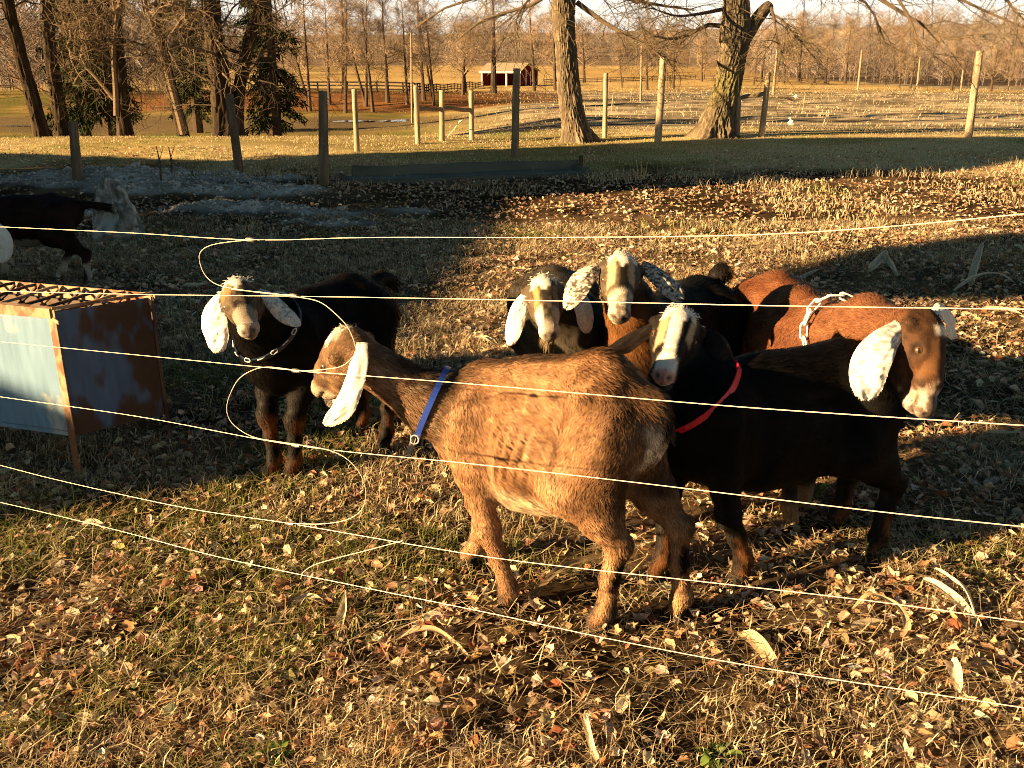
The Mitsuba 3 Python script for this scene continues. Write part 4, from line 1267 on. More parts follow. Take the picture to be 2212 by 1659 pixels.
    sk.add(nb, mid, .118 * r * neck_r, .086 * r * neck_r, .07, 'neck', nb - mid, (L, 1.2))
    sk.add(W(.28, 0, .50), mid, .10 * r * neck_r, .07 * r * neck_r, .07, 'neck', nb - mid, (L, 1.15))
    sk.add(mid, nt, .086 * r * neck_r, .062 * S, .05, 'neck', mid - nt)
    A((0, 0, -.004), (.03, 0, .0), .060, .058, .035)
    A((-.032, 0, .012), (-.005, 0, .022), .040, .042, .03)
    A((.035, 0, .004), (.135, 0, .004), .050, .036, .03)
    A((.075, 0, .016), (.125, 0, .010), .036, .032, .03)
    A((.135, 0, .0), (.205, 0, -.014), .037, .032, .025)
    A((.20, .009, -.012), (.20, -.009, -.012), .028, .028, .02)
    A((0, 0, -.055), (.10, 0, -.058), .044, .032, .035)
    A((.10, 0, -.058), (.192, 0, -.046), .032, .020, .02)
    for k in (-1, 1):
        A((.02, .032 * k, -.032), (.07, .027 * k, -.032), .040, .034, .025)
        A((.035, .046 * k, .014), (.062, .045 * k, .012), .021, .019, .02)
        A((.045, .048 * k, -.012), (.09, .036 * k, -.012), .018, .016, .02)
        A((-.02, .05 * k, .0), (-.018, .072 * k, -.004), .024, .018, .02)
        A((.19, .018 * k, -.002), (.205, .02 * k, -.010), .015, .013, .01)
    # tail bone
    tl = curve([np.asarray(p, float) if len(p) == 3 and not isinstance(p, list) else W(*p) for p in tail], 6)
    for i in range(5):
        sk.add(tl[i], tl[i + 1], (.036 - .004 * i) * r, (.032 - .004 * i) * r, .03 if i == 0 else .015, 'tail', tl[i + 1] - tl[i])
    m = sk.mesh(res)
    v = np.array(m.vertices)
    q = v - poll
    Q = np.stack([q @ hf, q @ hl, q @ hu], -1) / S
    press = sum(.010 * np.exp(-(((Q - np.array([.057, .064 * k, .006])) / .013) ** 2).sum(1)) + .011 * np.exp(-(((Q - np.array([.228, .0155 * k, -.007])) / .0085) ** 2).sum(1)) for k in (-1, 1))
    my = np.clip(np.abs(Q[:, 1]), 0, .04)
    press = press + .006 * np.exp(-((Q[:, 2] - (-.036 + .10 * (my - .012) * 0 + (.225 - Q[:, 0]) * .06)) / .0045) ** 2) * ss(.165, .19, Q[:, 0])
    b = v - o
    bx, by, bz = b @ F / sl, b @ L / sw, b[:, 2] / (sh * (1 - pitch * b @ F / sl))
    tr = ss(.05, .10, np.abs(by)) * ss(.34, .30, np.abs(bx)) * ss(.30, .36, bz)
    g2 = lambda x0, z0, sx, sz: np.exp(-((bx - x0) / sx) ** 2 - ((bz - z0) / sz) ** 2)
    rib = np.sin((bx * 1.0 + bz * .35) * 150) * ss(-.10, -.04, bx) * ss(.14, .09, bx) * ss(.40, .46, bz) * ss(.62, .56, bz)
    press = press * S + tr * (.020 * g2(-.165, .575, .045, .05) + .014 * g2(.125, .50, .035, .12) + .010 * g2(-.07, .63, .10, .02) - .011 * g2(.225, .60, .028, .10) - .012 * g2(-.235, .66, .03, .03) - .0016 * rib)
    v = v - np.asarray(m.vertex_normals) * press[:, None]
    m = trimesh.Trimesh(v, m.faces, process=False)
    D = np.array([sk.dist(v, p) for p in sk.p])
    Wt = np.exp(-np.clip(D - D.min(0), 0, None) / .012)
    hair = unit(np.einsum('pn,pj->nj', Wt, np.array([p[6] for p in sk.p])))
    tags = np.array([p[5] for p in sk.p])
    w = {t: Wt[tags == t].sum(0) / Wt.sum(0) for t in ('body', 'neck', 'head', 'fleg', 'hleg', 'tail')}
    b = v - o
    B = np.stack([b @ F / sl, b @ L / sw, (v[:, 2] - o[2]) / (sh * (1 - pitch * b @ F / sl))], -1)
    q = v - poll
    Q = np.stack([q @ hf, q @ hl, q @ hu], -1) / S
    P = dict(v=v, B=B, Q=Q, w=w, n=np.asarray(m.vertex_normals), nz=meshkit.fbm(v * 14, 4, seed), n2=meshkit.fbm(v * np.array([60, 60, 60]), 2, seed + 9), n3=meshkit.noise(v * 150, seed + 3))
    col = coat(P)
    # bare skin of the nose and the mouth line
    col = lerp(col, (.05, .035, .03), np.clip(ss(.222, .232, Q[:, 0]) * w['head'] * .55, 0, 1)) if P.get('pale_nose') is None else lerp(col, (.62, .32, .27), ss(.214, .228, Q[:, 0]) * w['head'] * .8)
    col = lerp(col, (.03, .022, .02), np.clip(sum(np.exp(-(((Q - np.array([.226, .0155 * k, -.007])) / np.array([.014, .0085, .0095])) ** 2).sum(1)) for k in (-1, 1)), 0, 1))
    col = lerp(col, (.05, .035, .03), np.exp(-(Q[:, 1] / .003) ** 2) * ss(.215, .225, Q[:, 0]) * w['head'] * .7)
    col = lerp(col, (.05, .035, .03), np.exp(-((Q[:, 2] - (-.036 + (.225 - Q[:, 0]) * .06)) / .004) ** 2) * ss(.165, .19, Q[:, 0]) * w['head'] * .85)
    col = lerp(col, np.array(P.get('lid', (.04, .03, .025))), np.clip(sum(np.exp(-(((Q - np.array([.057, .062 * k, .006])) / np.array([.020, .03, .015])) ** 2).sum(1)) for k in (-1, 1)), 0, 1) * .8)
    col = np.clip(col, .002, .92)
    put(key + '__body', m, 'mat_fur', smooth=True, color=col * .8)
    ln = fur_len * (w['body'] * .023 + w['neck'] * .023 + w['head'] * .007 + w['fleg'] * .015 + w['hleg'] * .017 + w['tail'] * .028)
    dens = 1 + 1.5 * w['head'] + 1.0 * w['fleg'] + .5 * w['hleg']
    fm, fc, fn = fur_mesh(rng, m, furs, hair, ln, col, width=hair_w, weight=dens)
    put_fur(key + '__coat', fm, fc, fn)
    labels[key + '__coat'] = {'label': 'short hair lying over the whole skin', 'kind': 'stuff'}
    # tail switch
    if tail_fur:
        n = tail_fur
        tt = rng.rand(n) ** .7
        base = np.array([np.interp(tt, np.linspace(0, 1, 6), tl[:, c]) for c in range(3)]).T
        dirs = unit(np.gradient(tl, axis=0)); dt = np.array([np.interp(tt, np.linspace(0, 1, 6), dirs[:, c]) for c in range(3)]).T
        out = unit(rng.randn(n, 3)); out = unit(out - dt * np.einsum('ij,ij->i', out, dt)[:, None])
        tc = coat.tail(rng, n, tt, out) if hasattr(coat, 'tail') else np.tile((.02, .017, .014), (n, 1))
        p0 = base + out * .02 * r
        Lh = (.035 + .05 * rng.rand(n))[:, None] * r * tail_len
        d1 = unit(dt * 1.0 + out * (.15 + .4 * rng.rand(n, 1)) - Z * .1)
        sd = unit(np.cross(d1, rng.randn(n, 3))) * .0010
        V = np.stack([p0 - sd, p0 + sd, p0 + d1 * Lh * .6 + sd * .8, p0 + d1 * Lh - Z * Lh * .15, p0 + d1 * Lh * .6 - sd * .8], 1).reshape(-1, 3)
        kk = np.arange(n)[:, None] * 5
        put_fur(key + '__tail_hair', (V, np.vstack([kk + [0, 1, 2], kk + [0, 2, 4], kk + [4, 2, 3]])), np.repeat(tc, 5, 0), np.repeat(out, 5, 0))
    # tuft on the poll
    if poll_fur:
        n = poll_fur
        a = rng.randn(n, 2) * np.array([.013, .017])
        p0 = np.array([H(-.022 + x, y, .058 - abs(y) * .30 - max(0, x) * .1) for x, y in a])
        d1 = unit(hf * .55 + hu * .22 + hl * (a[:, 1:] * 14) + rng.randn(n, 3) * .28)
        Lh = (.008 + .011 * rng.rand(n))[:, None] * S
        sd = unit(np.cross(d1, rng.randn(n, 3))) * .0008
        tc = np.tile(coat.poll, (n, 1)) * (.75 + .4 * rng.rand(n, 1))
        V = np.stack([p0 - sd, p0 + sd, p0 + d1 * Lh * .6 + sd, p0 + d1 * Lh + hf * Lh * .2, p0 + d1 * Lh * .6 - sd], 1).reshape(-1, 3)
        kk = np.arange(n)[:, None] * 5
        put_fur(key + '__poll_tuft', (V, np.vstack([kk + [0, 1, 2], kk + [0, 2, 4], kk + [4, 2, 3]])), np.repeat(tc, 5, 0), np.repeat(unit(d1 + hu), 5, 0))
    # eyes
    for k in (1, -1):
        c = H(.056, .0555 * k, .007)
        e = trimesh.creation.icosphere(3, .0145 * S)
        n = np.asarray(e.vertices) / (.0145 * S)
        gaze = unit(hl * k + .35 * hf + .25 * hu)
        across = unit(hf - gaze * (hf @ gaze)); tall = np.cross(gaze, across)
        ga, aa, ta = n @ gaze, n @ across, n @ tall
        ec = lerp(np.tile((.11, .05, .016), (len(n), 1)), (.02, .015, .012), ss(.72, .62, ga))
        ec = lerp(ec, (.008, .007, .006), ss(.62, .45, np.abs(aa)) * ss(.3, .2, np.abs(ta)) * (ga > 0))
        e.vertices = e.vertices + c
        put(numbered_part(key, 'eye'), e, 'mat_gloss', smooth=True, color=ec)
    # ears
    for e in ears:
        em, s, a, outer, along = ear_mesh(e['pts'], e['width'], e['normal'], e.get('curl', .35), base=e.get('base', .42), thick=e.get('thick', .006))
        ev = np.asarray(em.vertices)
        ec = e['color'](ev, s, a, outer)
        k = numbered_part(key, 'ear')
        put(k, em, 'mat_fur', smooth=True, color=ec)
        labels[k] = {'label': e['label']}
        fm, fc, fn = fur_mesh(rng, em, e.get('furs', 4000), along, np.full(len(ev), .005), ec, width=.0008, lift=.12)
        put_fur(k + '__ear_hair', fm, fc, fn, .35)
    # hooves
    for p, front in hooves:
        (hv, hfc), hc = hoof_mesh(p, F, L, r * leg_r)
        put(numbered_part(key, 'hoof'), (hv, hfc), 'mat_matt', color=hc)
    if beard:
        n = beard
        p0 = np.array([H(.12 + x, y, -.08) for x, y in rng.randn(n, 2) * np.array([.022, .010])])
        d1 = unit(np.tile(-Z - .25 * hf, (n, 1)) + rng.randn(n, 3) * .18)
        Lh = (.03 + .05 * rng.rand(n))[:, None]
        sd = unit(np.cross(d1, rng.randn(n, 3))) * .0014
        V = np.stack([p0 - sd, p0 + sd, p0 + d1 * Lh * .6 + sd, p0 + d1 * Lh, p0 + d1 * Lh * .6 - sd], 1).reshape(-1, 3)
        kk = np.arange(n)[:, None] * 5
        put_fur(key + '__beard', (V, np.vstack([kk + [0, 1, 2], kk + [0, 2, 4], kk + [4, 2, 3]])), np.repeat(np.tile((.2, .15, .09), (n, 1)) * (.4 + rng.rand(n, 1)), 5, 0), np.repeat(unit(d1 + hu), 5, 0))
    return dict(mesh=m, key=key, W=W, H=H, F=F, L=L, mid=mid, nb=nb, nt=nt, S=S, r=r, hu=hu, hf=hf, hl=hl)


def hug_band(mesh, c, n, width, thick=.005, seg=48, reach=.22):
    """a strap lying on the skin: the outline of the body in the plane through c"""
    n = unit(n)
    up = unit(np.array([0, 0, 1.0]) - n * n[2]); sd = np.cross(n, up)
    sgm = trimesh.intersections.mesh_plane(mesh, n, c)
    f = np.linspace(0, 1, 4)[:, None, None]
    rel = (sgm[None, :, 0] * (1 - f) + sgm[None, :, 1] * f).reshape(-1, 3) - c
    a, r = np.arctan2(rel @ sd, rel @ up), np.linalg.norm(rel, axis=1)
    k = np.arange(seg) * 2 * np.pi / seg
    R = np.array([np.min(np.where(np.abs((a - x + np.pi) % (2 * np.pi) - np.pi) < .10, r, reach), initial=reach) for x in k])
    R = (R * 2 + np.roll(R, 1) + np.roll(R, -1)) / 4 + .007
    V = np.vstack([c + n * o + ((R + t) * np.cos(k))[:, None] * up + ((R + t) * np.sin(k))[:, None] * sd for o, t in ((-width / 2, 0), (width / 2, 0), (width / 2, thick), (-width / 2, thick))])
    F = [[i * seg + j, i * seg + (j + 1) % seg, ((i + 1) % 4) * seg + (j + 1) % seg, ((i + 1) % 4) * seg + j] for i in range(4) for j in range(seg)]
    return V, np.array(F)


def link_mesh(c, along, out, L=.034, Wd=.020, r=.0042):
    along = unit(along); out = unit(np.asarray(out) - along * (np.asarray(out) @ along))
    a = np.linspace(0, 2 * np.pi, 17)[:-1]
    sx = np.sign(np.cos(a)) * (L / 2 - Wd / 2)
    pts = c + (np.cos(a) * Wd / 2 + sx)[:, None] * along + (np.sin(a) * Wd / 2)[:, None] * out
    k = len(pts)
    t = unit(np.roll(pts, -1, 0) - np.roll(pts, 1, 0)); nn = np.cross(along, out); bb = np.cross(t, nn)
    b = np.arange(6) * np.pi / 3
    V = (pts[:, None] + r * (np.cos(b)[:, None] * nn + np.sin(b)[:, None] * bb[:, None])).reshape(-1, 3)
    F = [[i * 6 + j, ((i + 1) % k) * 6 + j, ((i + 1) % k) * 6 + (j + 1) % 6, i * 6 + (j + 1) % 6] for i in range(k) for j in range(6)]
    return V, np.array(F)

# ------------------------------------------------------------------ the herd
class Coat:
    def __init__(self, fn, poll, tail=None):
        self.fn, self.poll = fn, np.array(poll)
        if tail is not None:
            self.tail = tail

    def __call__(self, P):
        return self.fn(P)


def tail_two(dark, pale, side):
    """dark switch, pale on the underside (the side given)"""
    def f(rng, n, tt, out):
        k = ss(.1, .5, out @ unit(side))
        return lerp(np.tile(dark, (n, 1)), pale, k) * (.7 + .6 * rng.rand(n, 1))
    return f


def c_tan(P):
    B, Q, w, nz, n2, n3 = P['B'], P['Q'], P['w'], P['nz'], P['n2'], P['n3']
    streak = meshkit.fbm(np.stack([B[:, 0] * 26 + B[:, 2] * 6, B[:, 1] * 20, B[:, 2] * 5], -1), 3, 31)
    c = lerp((.25, .132, .066), (.35, .195, .102), ss(.3, .7, streak))
    c = lerp(c, (.17, .085, .04), ss(.5, .8, nz) * .4)
    c = lerp(c, (.03, .02, .014), ss(.685, .735, B[:, 2]) * w['body'] * ss(.05, .02, np.abs(B[:, 1])) * .85)       # dark line on the spine
    c = lerp(c, (.70, .55, .36), ss(.455, .40, B[:, 2] + nz * .05) * w['body'] * ss(.2, .05, B[:, 0]))              # pale belly
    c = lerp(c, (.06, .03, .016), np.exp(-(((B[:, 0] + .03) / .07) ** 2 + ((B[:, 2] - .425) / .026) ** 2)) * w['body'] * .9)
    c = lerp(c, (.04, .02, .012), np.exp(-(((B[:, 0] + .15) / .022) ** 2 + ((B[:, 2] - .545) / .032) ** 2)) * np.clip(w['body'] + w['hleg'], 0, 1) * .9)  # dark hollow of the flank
    leg = np.clip(w['fleg'] + w['hleg'], 0, 1)
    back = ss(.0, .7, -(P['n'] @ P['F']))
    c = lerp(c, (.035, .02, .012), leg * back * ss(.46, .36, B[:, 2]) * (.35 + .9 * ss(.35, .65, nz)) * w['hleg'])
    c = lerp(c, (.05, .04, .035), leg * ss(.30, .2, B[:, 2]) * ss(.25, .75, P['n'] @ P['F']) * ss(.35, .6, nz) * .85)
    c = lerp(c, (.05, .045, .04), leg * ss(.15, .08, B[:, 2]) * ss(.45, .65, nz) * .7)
    c = lerp(c, (.55, .36, .17), leg * ss(.2, .1, B[:, 2]) * ss(.5, .2, nz) * .6)
    rump = ss(-.25, -.40, B[:, 0] + (streak - .5) * .14) * np.clip(w['body'] + w['hleg'], 0, 1) * ss(.3, .42, B[:, 2])
    c = lerp(c, (.055, .028, .014), np.clip(rump * (.5 + .8 * ss(.3, .7, streak)), 0, .92))
    c = lerp(c, (.80, .66, .48), ss(.25, .65, -(P['n'] @ P['F'])) * ss(.44, .50, B[:, 2]) * ss(.60, .55, B[:, 2]) * ss(.095, .05, np.abs(B[:, 1] - .02)) * np.clip(w['body'] + w['hleg'], 0, 1) * ss(.3, .5, streak))
    c = lerp(c, (.15, .065, .022), ss(.48, .62, meshkit.fbm(np.stack([B[:, 0] * 9 + B[:, 2] * 3, B[:, 1] * 8, B[:, 2] * 2.6], -1), 3, 33)) * w['body'] * .3)
    neck = w['neck']
    c = lerp(c, (.14, .085, .048), neck * .85)
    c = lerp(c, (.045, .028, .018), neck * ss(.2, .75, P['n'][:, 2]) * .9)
    c = lerp(c, (.36, .30, .22), neck * ss(.55, .75, n2) * .45)
    h = w['head']
    f = lerp((.13, .075, .04), (.24, .145, .08), ss(.35, .65, nz))
    f = lerp(f, (.08, .055, .035), ss(.42, .62, n2) * .5)
    f = lerp(f, (.08, .06, .045), ss(.05, .01, np.abs(Q[:, 1])) * ss(.01, .05, Q[:, 2]) * .55)
    f = lerp(f, (.50, .41, .30), ss(.165, .20, Q[:, 0] - Q[:, 2] * .4) * .8)
    nh = meshkit.fbm(Q * 48, 3, 62) - .5
    f = lerp(f, (.85, .76, .62), ss(.052, .038, np.sqrt((Q[:, 0] + .012) ** 2 + Q[:, 1] ** 2) + nh * .03) * ss(.02, .035, Q[:, 2]))
    c = lerp(c, f, h)
    c = lerp(c, (.03, .02, .015), w['tail'] * .9)
    return c


def face_mix(P, c, spec):
    """spec: list of (mask fn(Q, nz, n2), colour) laid over the head in turn"""
    h = P['w']['head']
    f = c.copy()
    nh = .5 + 1.3 * (meshkit.fbm(P['Q'] * 48, 3, 61) - .5)
    for mask, colr in spec:
        f = lerp(f, colr, np.clip(mask(P['Q'], nh, P['n2']), 0, 1))
    return lerp(c, f, ss(.25, .75, h))


def c_black(face, body=((.003, .003, .003), (.007, .0055, .0045)), legs=(.09, .036, .016), leg_top=.27, throat=None, belly=None):
    def fn(P):
        B, w, nz = P['B'], P['w'], P['nz']
        c = lerp(body[0], body[1], ss(.3, .7, nz))
        leg = np.clip(w['fleg'] + w['hleg'], 0, 1)
        c = lerp(c, legs, leg * ss(leg_top, leg_top - .05, B[:, 2] + (nz - .5) * .08) * ss(-.3, .5, (nz - .45) * 4 + P['n'] @ P['F'] * -.6 + .3) * .9)
        c = lerp(c, (.02, .018, .016), leg * ss(.6, .9, P['n'] @ P['F']) * .8)
        if throat is not None:
            c = lerp(c, throat, w['neck'] * ss(.1, .7, P['n'] @ unit(P['throat_dir'])) * .85)
        if belly is not None:
            c = lerp(c, belly, w['body'] * ss(.40, .36, B[:, 2] + (nz - .5) * .1))
        return face_mix(P, c, face)
    return fn


def stripe(y0, wd, x0, x1):
    return lambda Q, nz, n2: ss(wd, wd * .55, np.abs(Q[:, 1] - y0) + (nz - .5) * .010) * ss(x0 - .01, x0 + .012, Q[:, 0]) * ss(x1 + .015, x1 - .01, Q[:, 0]) * ss(-.03, .0, Q[:, 2])


def poll_patch(r=.045, y0=0.0):
    return lambda Q, nz, n2: ss(r, r * .7, np.sqrt((Q[:, 0] + .005) ** 2 + (Q[:, 1] - y0) ** 2) + (nz - .5) * .045) * ss(.012, .03, Q[:, 2] + (nz - .5) * .02)


def muzzle(x0, amt=1.0, speck=0.0):
    return lambda Q, nz, n2: ss(x0, x0 + .035, Q[:, 0] + (nz - .5) * .02) * amt * (1 - speck * ss(.45, .6, n2))


def side_brown(amt=1.0):
    return lambda Q, nz, n2: ss(.02, .035, np.abs(Q[:, 1])) * amt


def plain_ear(col, rim=None, inner=None):
    col = np.asarray(col, float)

    def f(v, s, a, outer):
        c = np.tile(col, (len(v), 1)) * (.85 + .3 * meshkit.fbm(v * 40, 3, 5))[:, None]
        if inner is not None:
            c = lerp(c, inner, (1 - outer) * .9)
        if rim is not None:
            c = lerp(c, rim, ss(.75, .95, np.abs(a)))
        return np.clip(c, 0, .92)
    return f


def speckled_ear(pale, dark, amount=.5, size=150):
    def f(v, s, a, outer):
        n = meshkit.fbm(v * size, 3, 8) * .75 + meshkit.fbm(v * 18, 2, 9) * .25
        k = ss(.5 - .06 + (.5 - amount) * .3, .5 + .05 + (.5 - amount) * .3, n)
        return np.clip(lerp(np.tile(pale, (len(v), 1)), dark, k), 0, .92)
    return f


WHITE = (.80, .73, .62)


def with_dirs(coat, F, throat=None):
    def fn(P):
        P['F'] = np.array([*unit(np.array(F, float)), 0.0])
        P['throat_dir'] = np.array(throat if throat is not None else [*unit(np.array(F, float)), -.3])
        return coat(P)
    return fn


# the tan goat in front, seen from its left side
f1 = (-.87, .49)
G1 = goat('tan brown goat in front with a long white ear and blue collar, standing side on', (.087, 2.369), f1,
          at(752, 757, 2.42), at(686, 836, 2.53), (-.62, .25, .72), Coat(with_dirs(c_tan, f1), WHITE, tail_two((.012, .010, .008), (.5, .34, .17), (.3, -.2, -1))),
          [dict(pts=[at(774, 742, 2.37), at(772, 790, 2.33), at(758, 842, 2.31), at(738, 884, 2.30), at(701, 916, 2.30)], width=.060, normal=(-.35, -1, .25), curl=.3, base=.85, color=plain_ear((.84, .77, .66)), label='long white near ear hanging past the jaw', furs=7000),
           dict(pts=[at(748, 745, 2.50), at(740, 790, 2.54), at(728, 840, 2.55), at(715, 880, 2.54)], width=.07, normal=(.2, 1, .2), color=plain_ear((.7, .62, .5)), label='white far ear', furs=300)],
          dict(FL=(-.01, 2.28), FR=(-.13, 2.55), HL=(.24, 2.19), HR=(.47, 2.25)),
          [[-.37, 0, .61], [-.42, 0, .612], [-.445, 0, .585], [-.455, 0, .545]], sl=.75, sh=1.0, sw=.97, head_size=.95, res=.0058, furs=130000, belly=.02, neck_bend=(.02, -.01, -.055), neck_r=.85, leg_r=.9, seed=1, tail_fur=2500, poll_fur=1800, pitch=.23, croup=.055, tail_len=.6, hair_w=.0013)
put(G1['key'] + '__collar', hug_band(G1['mesh'], G1['mid'] * .96 + G1['nb'] * .04, unit(np.array([-.80, .10, .34])), .016), 'mat_gloss', color=(.02, .05, .30))
q1 = meshkit.WRITTEN[scene[G1['key'] + '__collar']['filename']][0][96:144]
lo1 = q1[np.argmin(q1[:, 2] - .6 * -q1[:, 1])]
put(G1['key'] + '__collar__ring', link_mesh(lo1 + np.array([0, -.004, -.012]), np.array([0, 0, 1.0]), np.array([1.0, 0, 0]), L=.026, Wd=.022, r=.0022), 'mat_gloss', smooth=True, color=(.55, .55, .52))
labels[G1['key'] + '__collar'] = {'label': 'blue nylon collar round the neck'}

# the black goat at the left, facing the viewer
f2 = (-.5, -.866)
face2 = [(side_brown(.95), (.075, .054, .035)), (lambda Q, nz, n2: ss(.03, .0, np.abs(Q[:, 1])) * ss(.0, .02, Q[:, 2]), (.03, .024, .018)), (lambda Q, nz, n2: ss(.45, .65, n2) * .5, (.18, .135, .09)),
         (lambda Q, nz, n2: ss(-.005, -.03, Q[:, 1]) * ss(.06, .04, Q[:, 0]) * ss(.0, .02, Q[:, 2]) * .8, (.32, .18, .075)),
         (muzzle(.125, .8), (.34, .29, .23)), (muzzle(.18, .7), (.55, .48, .39)), (lambda Q, nz, n2: ss(.15, .2, Q[:, 0]) * ss(.018, .006, np.abs(Q[:, 1])) * .7, (.2, .15, .12)), (poll_patch(.038), WHITE)]
G2 = goat('black goat at the left facing the camera, with broad white ears and a chained collar', (-.745, 3.42), f2,
          at(519, 640, 3.04), at(535, 704, 2.88), (.0, -.62, .78), Coat(with_dirs(c_black(face2, legs=(.15, .055, .018), leg_top=.30), f2), WHITE),
          [dict(pts=[at(486, 634, 3.05), at(462, 668, 3.00), at(462, 715, 2.97), at(472, 760, 2.96)], width=.098, normal=(-.25, -1, .2), curl=.3, base=.45, color=plain_ear((.82, .76, .66)), label='broad white ear hanging on the sunlit side'),
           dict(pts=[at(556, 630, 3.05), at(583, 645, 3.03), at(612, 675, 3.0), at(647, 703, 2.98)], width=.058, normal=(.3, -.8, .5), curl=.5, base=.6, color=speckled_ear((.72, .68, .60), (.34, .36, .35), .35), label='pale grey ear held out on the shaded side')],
          dict(FR=(-.905, 3.19), FL=(-.83, 3.17), HL=(-.515, 3.45), HR=(-.64, 3.66)),
          [[-.37, 0, .66], [-.45, 0, .69], [-.52, 0, .68], [-.56, 0, .66]], sl=.84, sh=.93, sw=.92, head_size=.90, res=.0065, furs=50000, belly=.0, neck_bend=(-.01, .0, -.02), neck_r=1.05, seed=2, tail_fur=900)

put(G2['key'] + '__collar', hug_band(G2['mesh'], G2['mid'] * .7 + G2['nb'] * .3, unit(G2['nt'] - G2['nb'] + np.array([0, -.02, .05])), .020, reach=.14), 'mat_gloss', color=(.012, .025, .05))
labels[G2['key'] + '__collar'] = {'label': 'faded blue collar with a steel chain at the front'}
q0 = meshkit.WRITTEN[scene[G2['key'] + '__collar']['filename']][0][96:144]
fr = q0[np.argsort(q0[:, 1])[:24]]
fr = fr[np.argsort(fr[:, 0])][::3]
for i_ in range(len(fr) - 1):
    put(numbered_part(G2['key'] + '__collar', 'link'), link_mesh((fr[i_] + fr[i_ + 1]) / 2 + [0, -.004, -.004], fr[i_ + 1] - fr[i_], (0, -1, 0) if i_ % 2 else (0, 0, 1), L=.024, Wd=.013, r=.0022), 'mat_gloss', smooth=True, color=(.6, .58, .55))

# the dark brown goat far left, behind the feeder
f3 = (-.985, -.17)
face3 = [(poll_patch(.05), WHITE)]
G3 = goat('dark brown goat behind the blue feeder, half out of the picture, with pale hind feet', (-3.45, 6.53), f3,
          (-3.93, 6.20, .66), (-3.92, 6.02, .55), (-.3, -.7, .7), Coat(with_dirs(c_black(face3, body=((.010, .006, .005), (.022, .011, .008)), legs=(.42, .38, .31), leg_top=.22, belly=(.30, .29, .24)), f3), WHITE),
          [dict(pts=[at(-14, 480, 6.22), at(4, 505, 6.18), at(10, 535, 6.17), at(2, 568, 6.17)], width=.105, normal=(.2, -1, .2), color=plain_ear((.74, .72, .66)), label='white ear at the picture edge', furs=600),
           dict(pts=[(-4.0, 6.25, .66), (-4.05, 6.2, .58), (-4.06, 6.18, .47)], width=.09, normal=(-.4, -1, .2), color=plain_ear((.74, .72, .66)), label='white ear on the far side', furs=300)],
          dict(HL=(-2.98, 6.36), HR=(-3.27, 6.56), FL=(-3.74, 6.38), FR=(-3.70, 6.62)),
          [[-.38, 0, .64], [-.46, 0, .655], [-.56, 0, .65], [-.64, 0, .63]], sl=.92, sh=.80, sw=.92, head_size=.9, res=.010, furs=14000, seed=3, tail_fur=500)

# the grizzled goat behind, white ears hanging
f4 = (.12, -.99)
face4 = [(side_brown(.8), (.12, .085, .052)), (lambda Q, nz, n2: ss(.03, .01, np.abs(Q[:, 1])) * ss(.0, .02, Q[:, 2]), (.03, .026, .02)), (lambda Q, nz, n2: ss(.45, .65, n2) * .4, (.22, .17, .11)),
         (stripe(-.036, .013, .02, .10), (.45, .27, .11)), (stripe(.036, .013, .02, .10), (.45, .27, .11)), (lambda Q, nz, n2: ss(.014, .024, np.abs(Q[:, 1])) * ss(.10, .14, Q[:, 0]), (.70, .62, .50)), (muzzle(.165, .5), (.6, .52, .42)), (poll_patch(.05, -.008), WHITE)]
G4 = goat('grizzled black goat in the back row with two white hanging ears', (.21, 3.74), f4,
          at(1176, 634, 3.30), at(1187, 716, 3.12), (.0, -.72, .68), Coat(with_dirs(c_black(face4, body=((.03, .026, .02), (.075, .062, .045)), legs=(.03, .025, .02)), f4), WHITE),
          [dict(pts=[at(1144, 630, 3.32), at(1122, 662, 3.27), at(1110, 705, 3.24), at(1101, 745, 3.22)], width=.066, normal=(-.3, -1, .2), curl=.3, base=.6, color=plain_ear((.84, .78, .68)), label='white ear hanging on the sunlit side'),
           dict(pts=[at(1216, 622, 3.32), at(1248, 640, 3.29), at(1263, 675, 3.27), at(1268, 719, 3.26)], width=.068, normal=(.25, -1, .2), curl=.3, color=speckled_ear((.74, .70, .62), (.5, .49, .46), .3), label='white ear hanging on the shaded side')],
          {}, [[-.38, 0, .66], [-.45, 0, .69], [-.50, 0, .67]], sl=.85, sh=.86, sw=1.06, head_size=.95, res=.0065, furs=50000, seed=4, neck_bend=(0, .05, -.02), beard=250, belly=.02)

# the tall goat in the middle of the back row, speckled ears held out
f5 = (-.60, -.80)
face5 = [(lambda Q, nz, n2: np.ones(len(nz)), (.075, .058, .04)), (lambda Q, nz, n2: ss(.45, .65, n2) * .4, (.2, .15, .10)),
         (lambda Q, nz, n2: ss(.022, .008, np.abs(Q[:, 1] - .004)) * ss(.0, .02, Q[:, 2]) * ss(.15, .12, Q[:, 0]), (.014, .012, .010)),
         (stripe(-.036, .017, -.01, .11), (.60, .43, .22)), (stripe(.034, .014, -.01, .10), (.52, .36, .22)),
         (lambda Q, nz, n2: ss(.03, .05, Q[:, 1]) * ss(.01, .0, Q[:, 2]), (.03, .022, .018)),
         (muzzle(.125, .85, .55), (.66, .57, .44)), (lambda Q, nz, n2: ss(.19, .2, Q[:, 0]) * ss(.4, .6, n2) * .6, (.12, .09, .07)), (lambda Q, nz, n2: ss(.05, .035, np.sqrt((Q[:, 0] + .015) ** 2 + (Q[:, 1]) ** 2) + (nz - .5) * .05) * ss(.02, .035, Q[:, 2]), WHITE)]
spk = speckled_ear((.74, .66, .52), (.09, .075, .06), .48, 150)
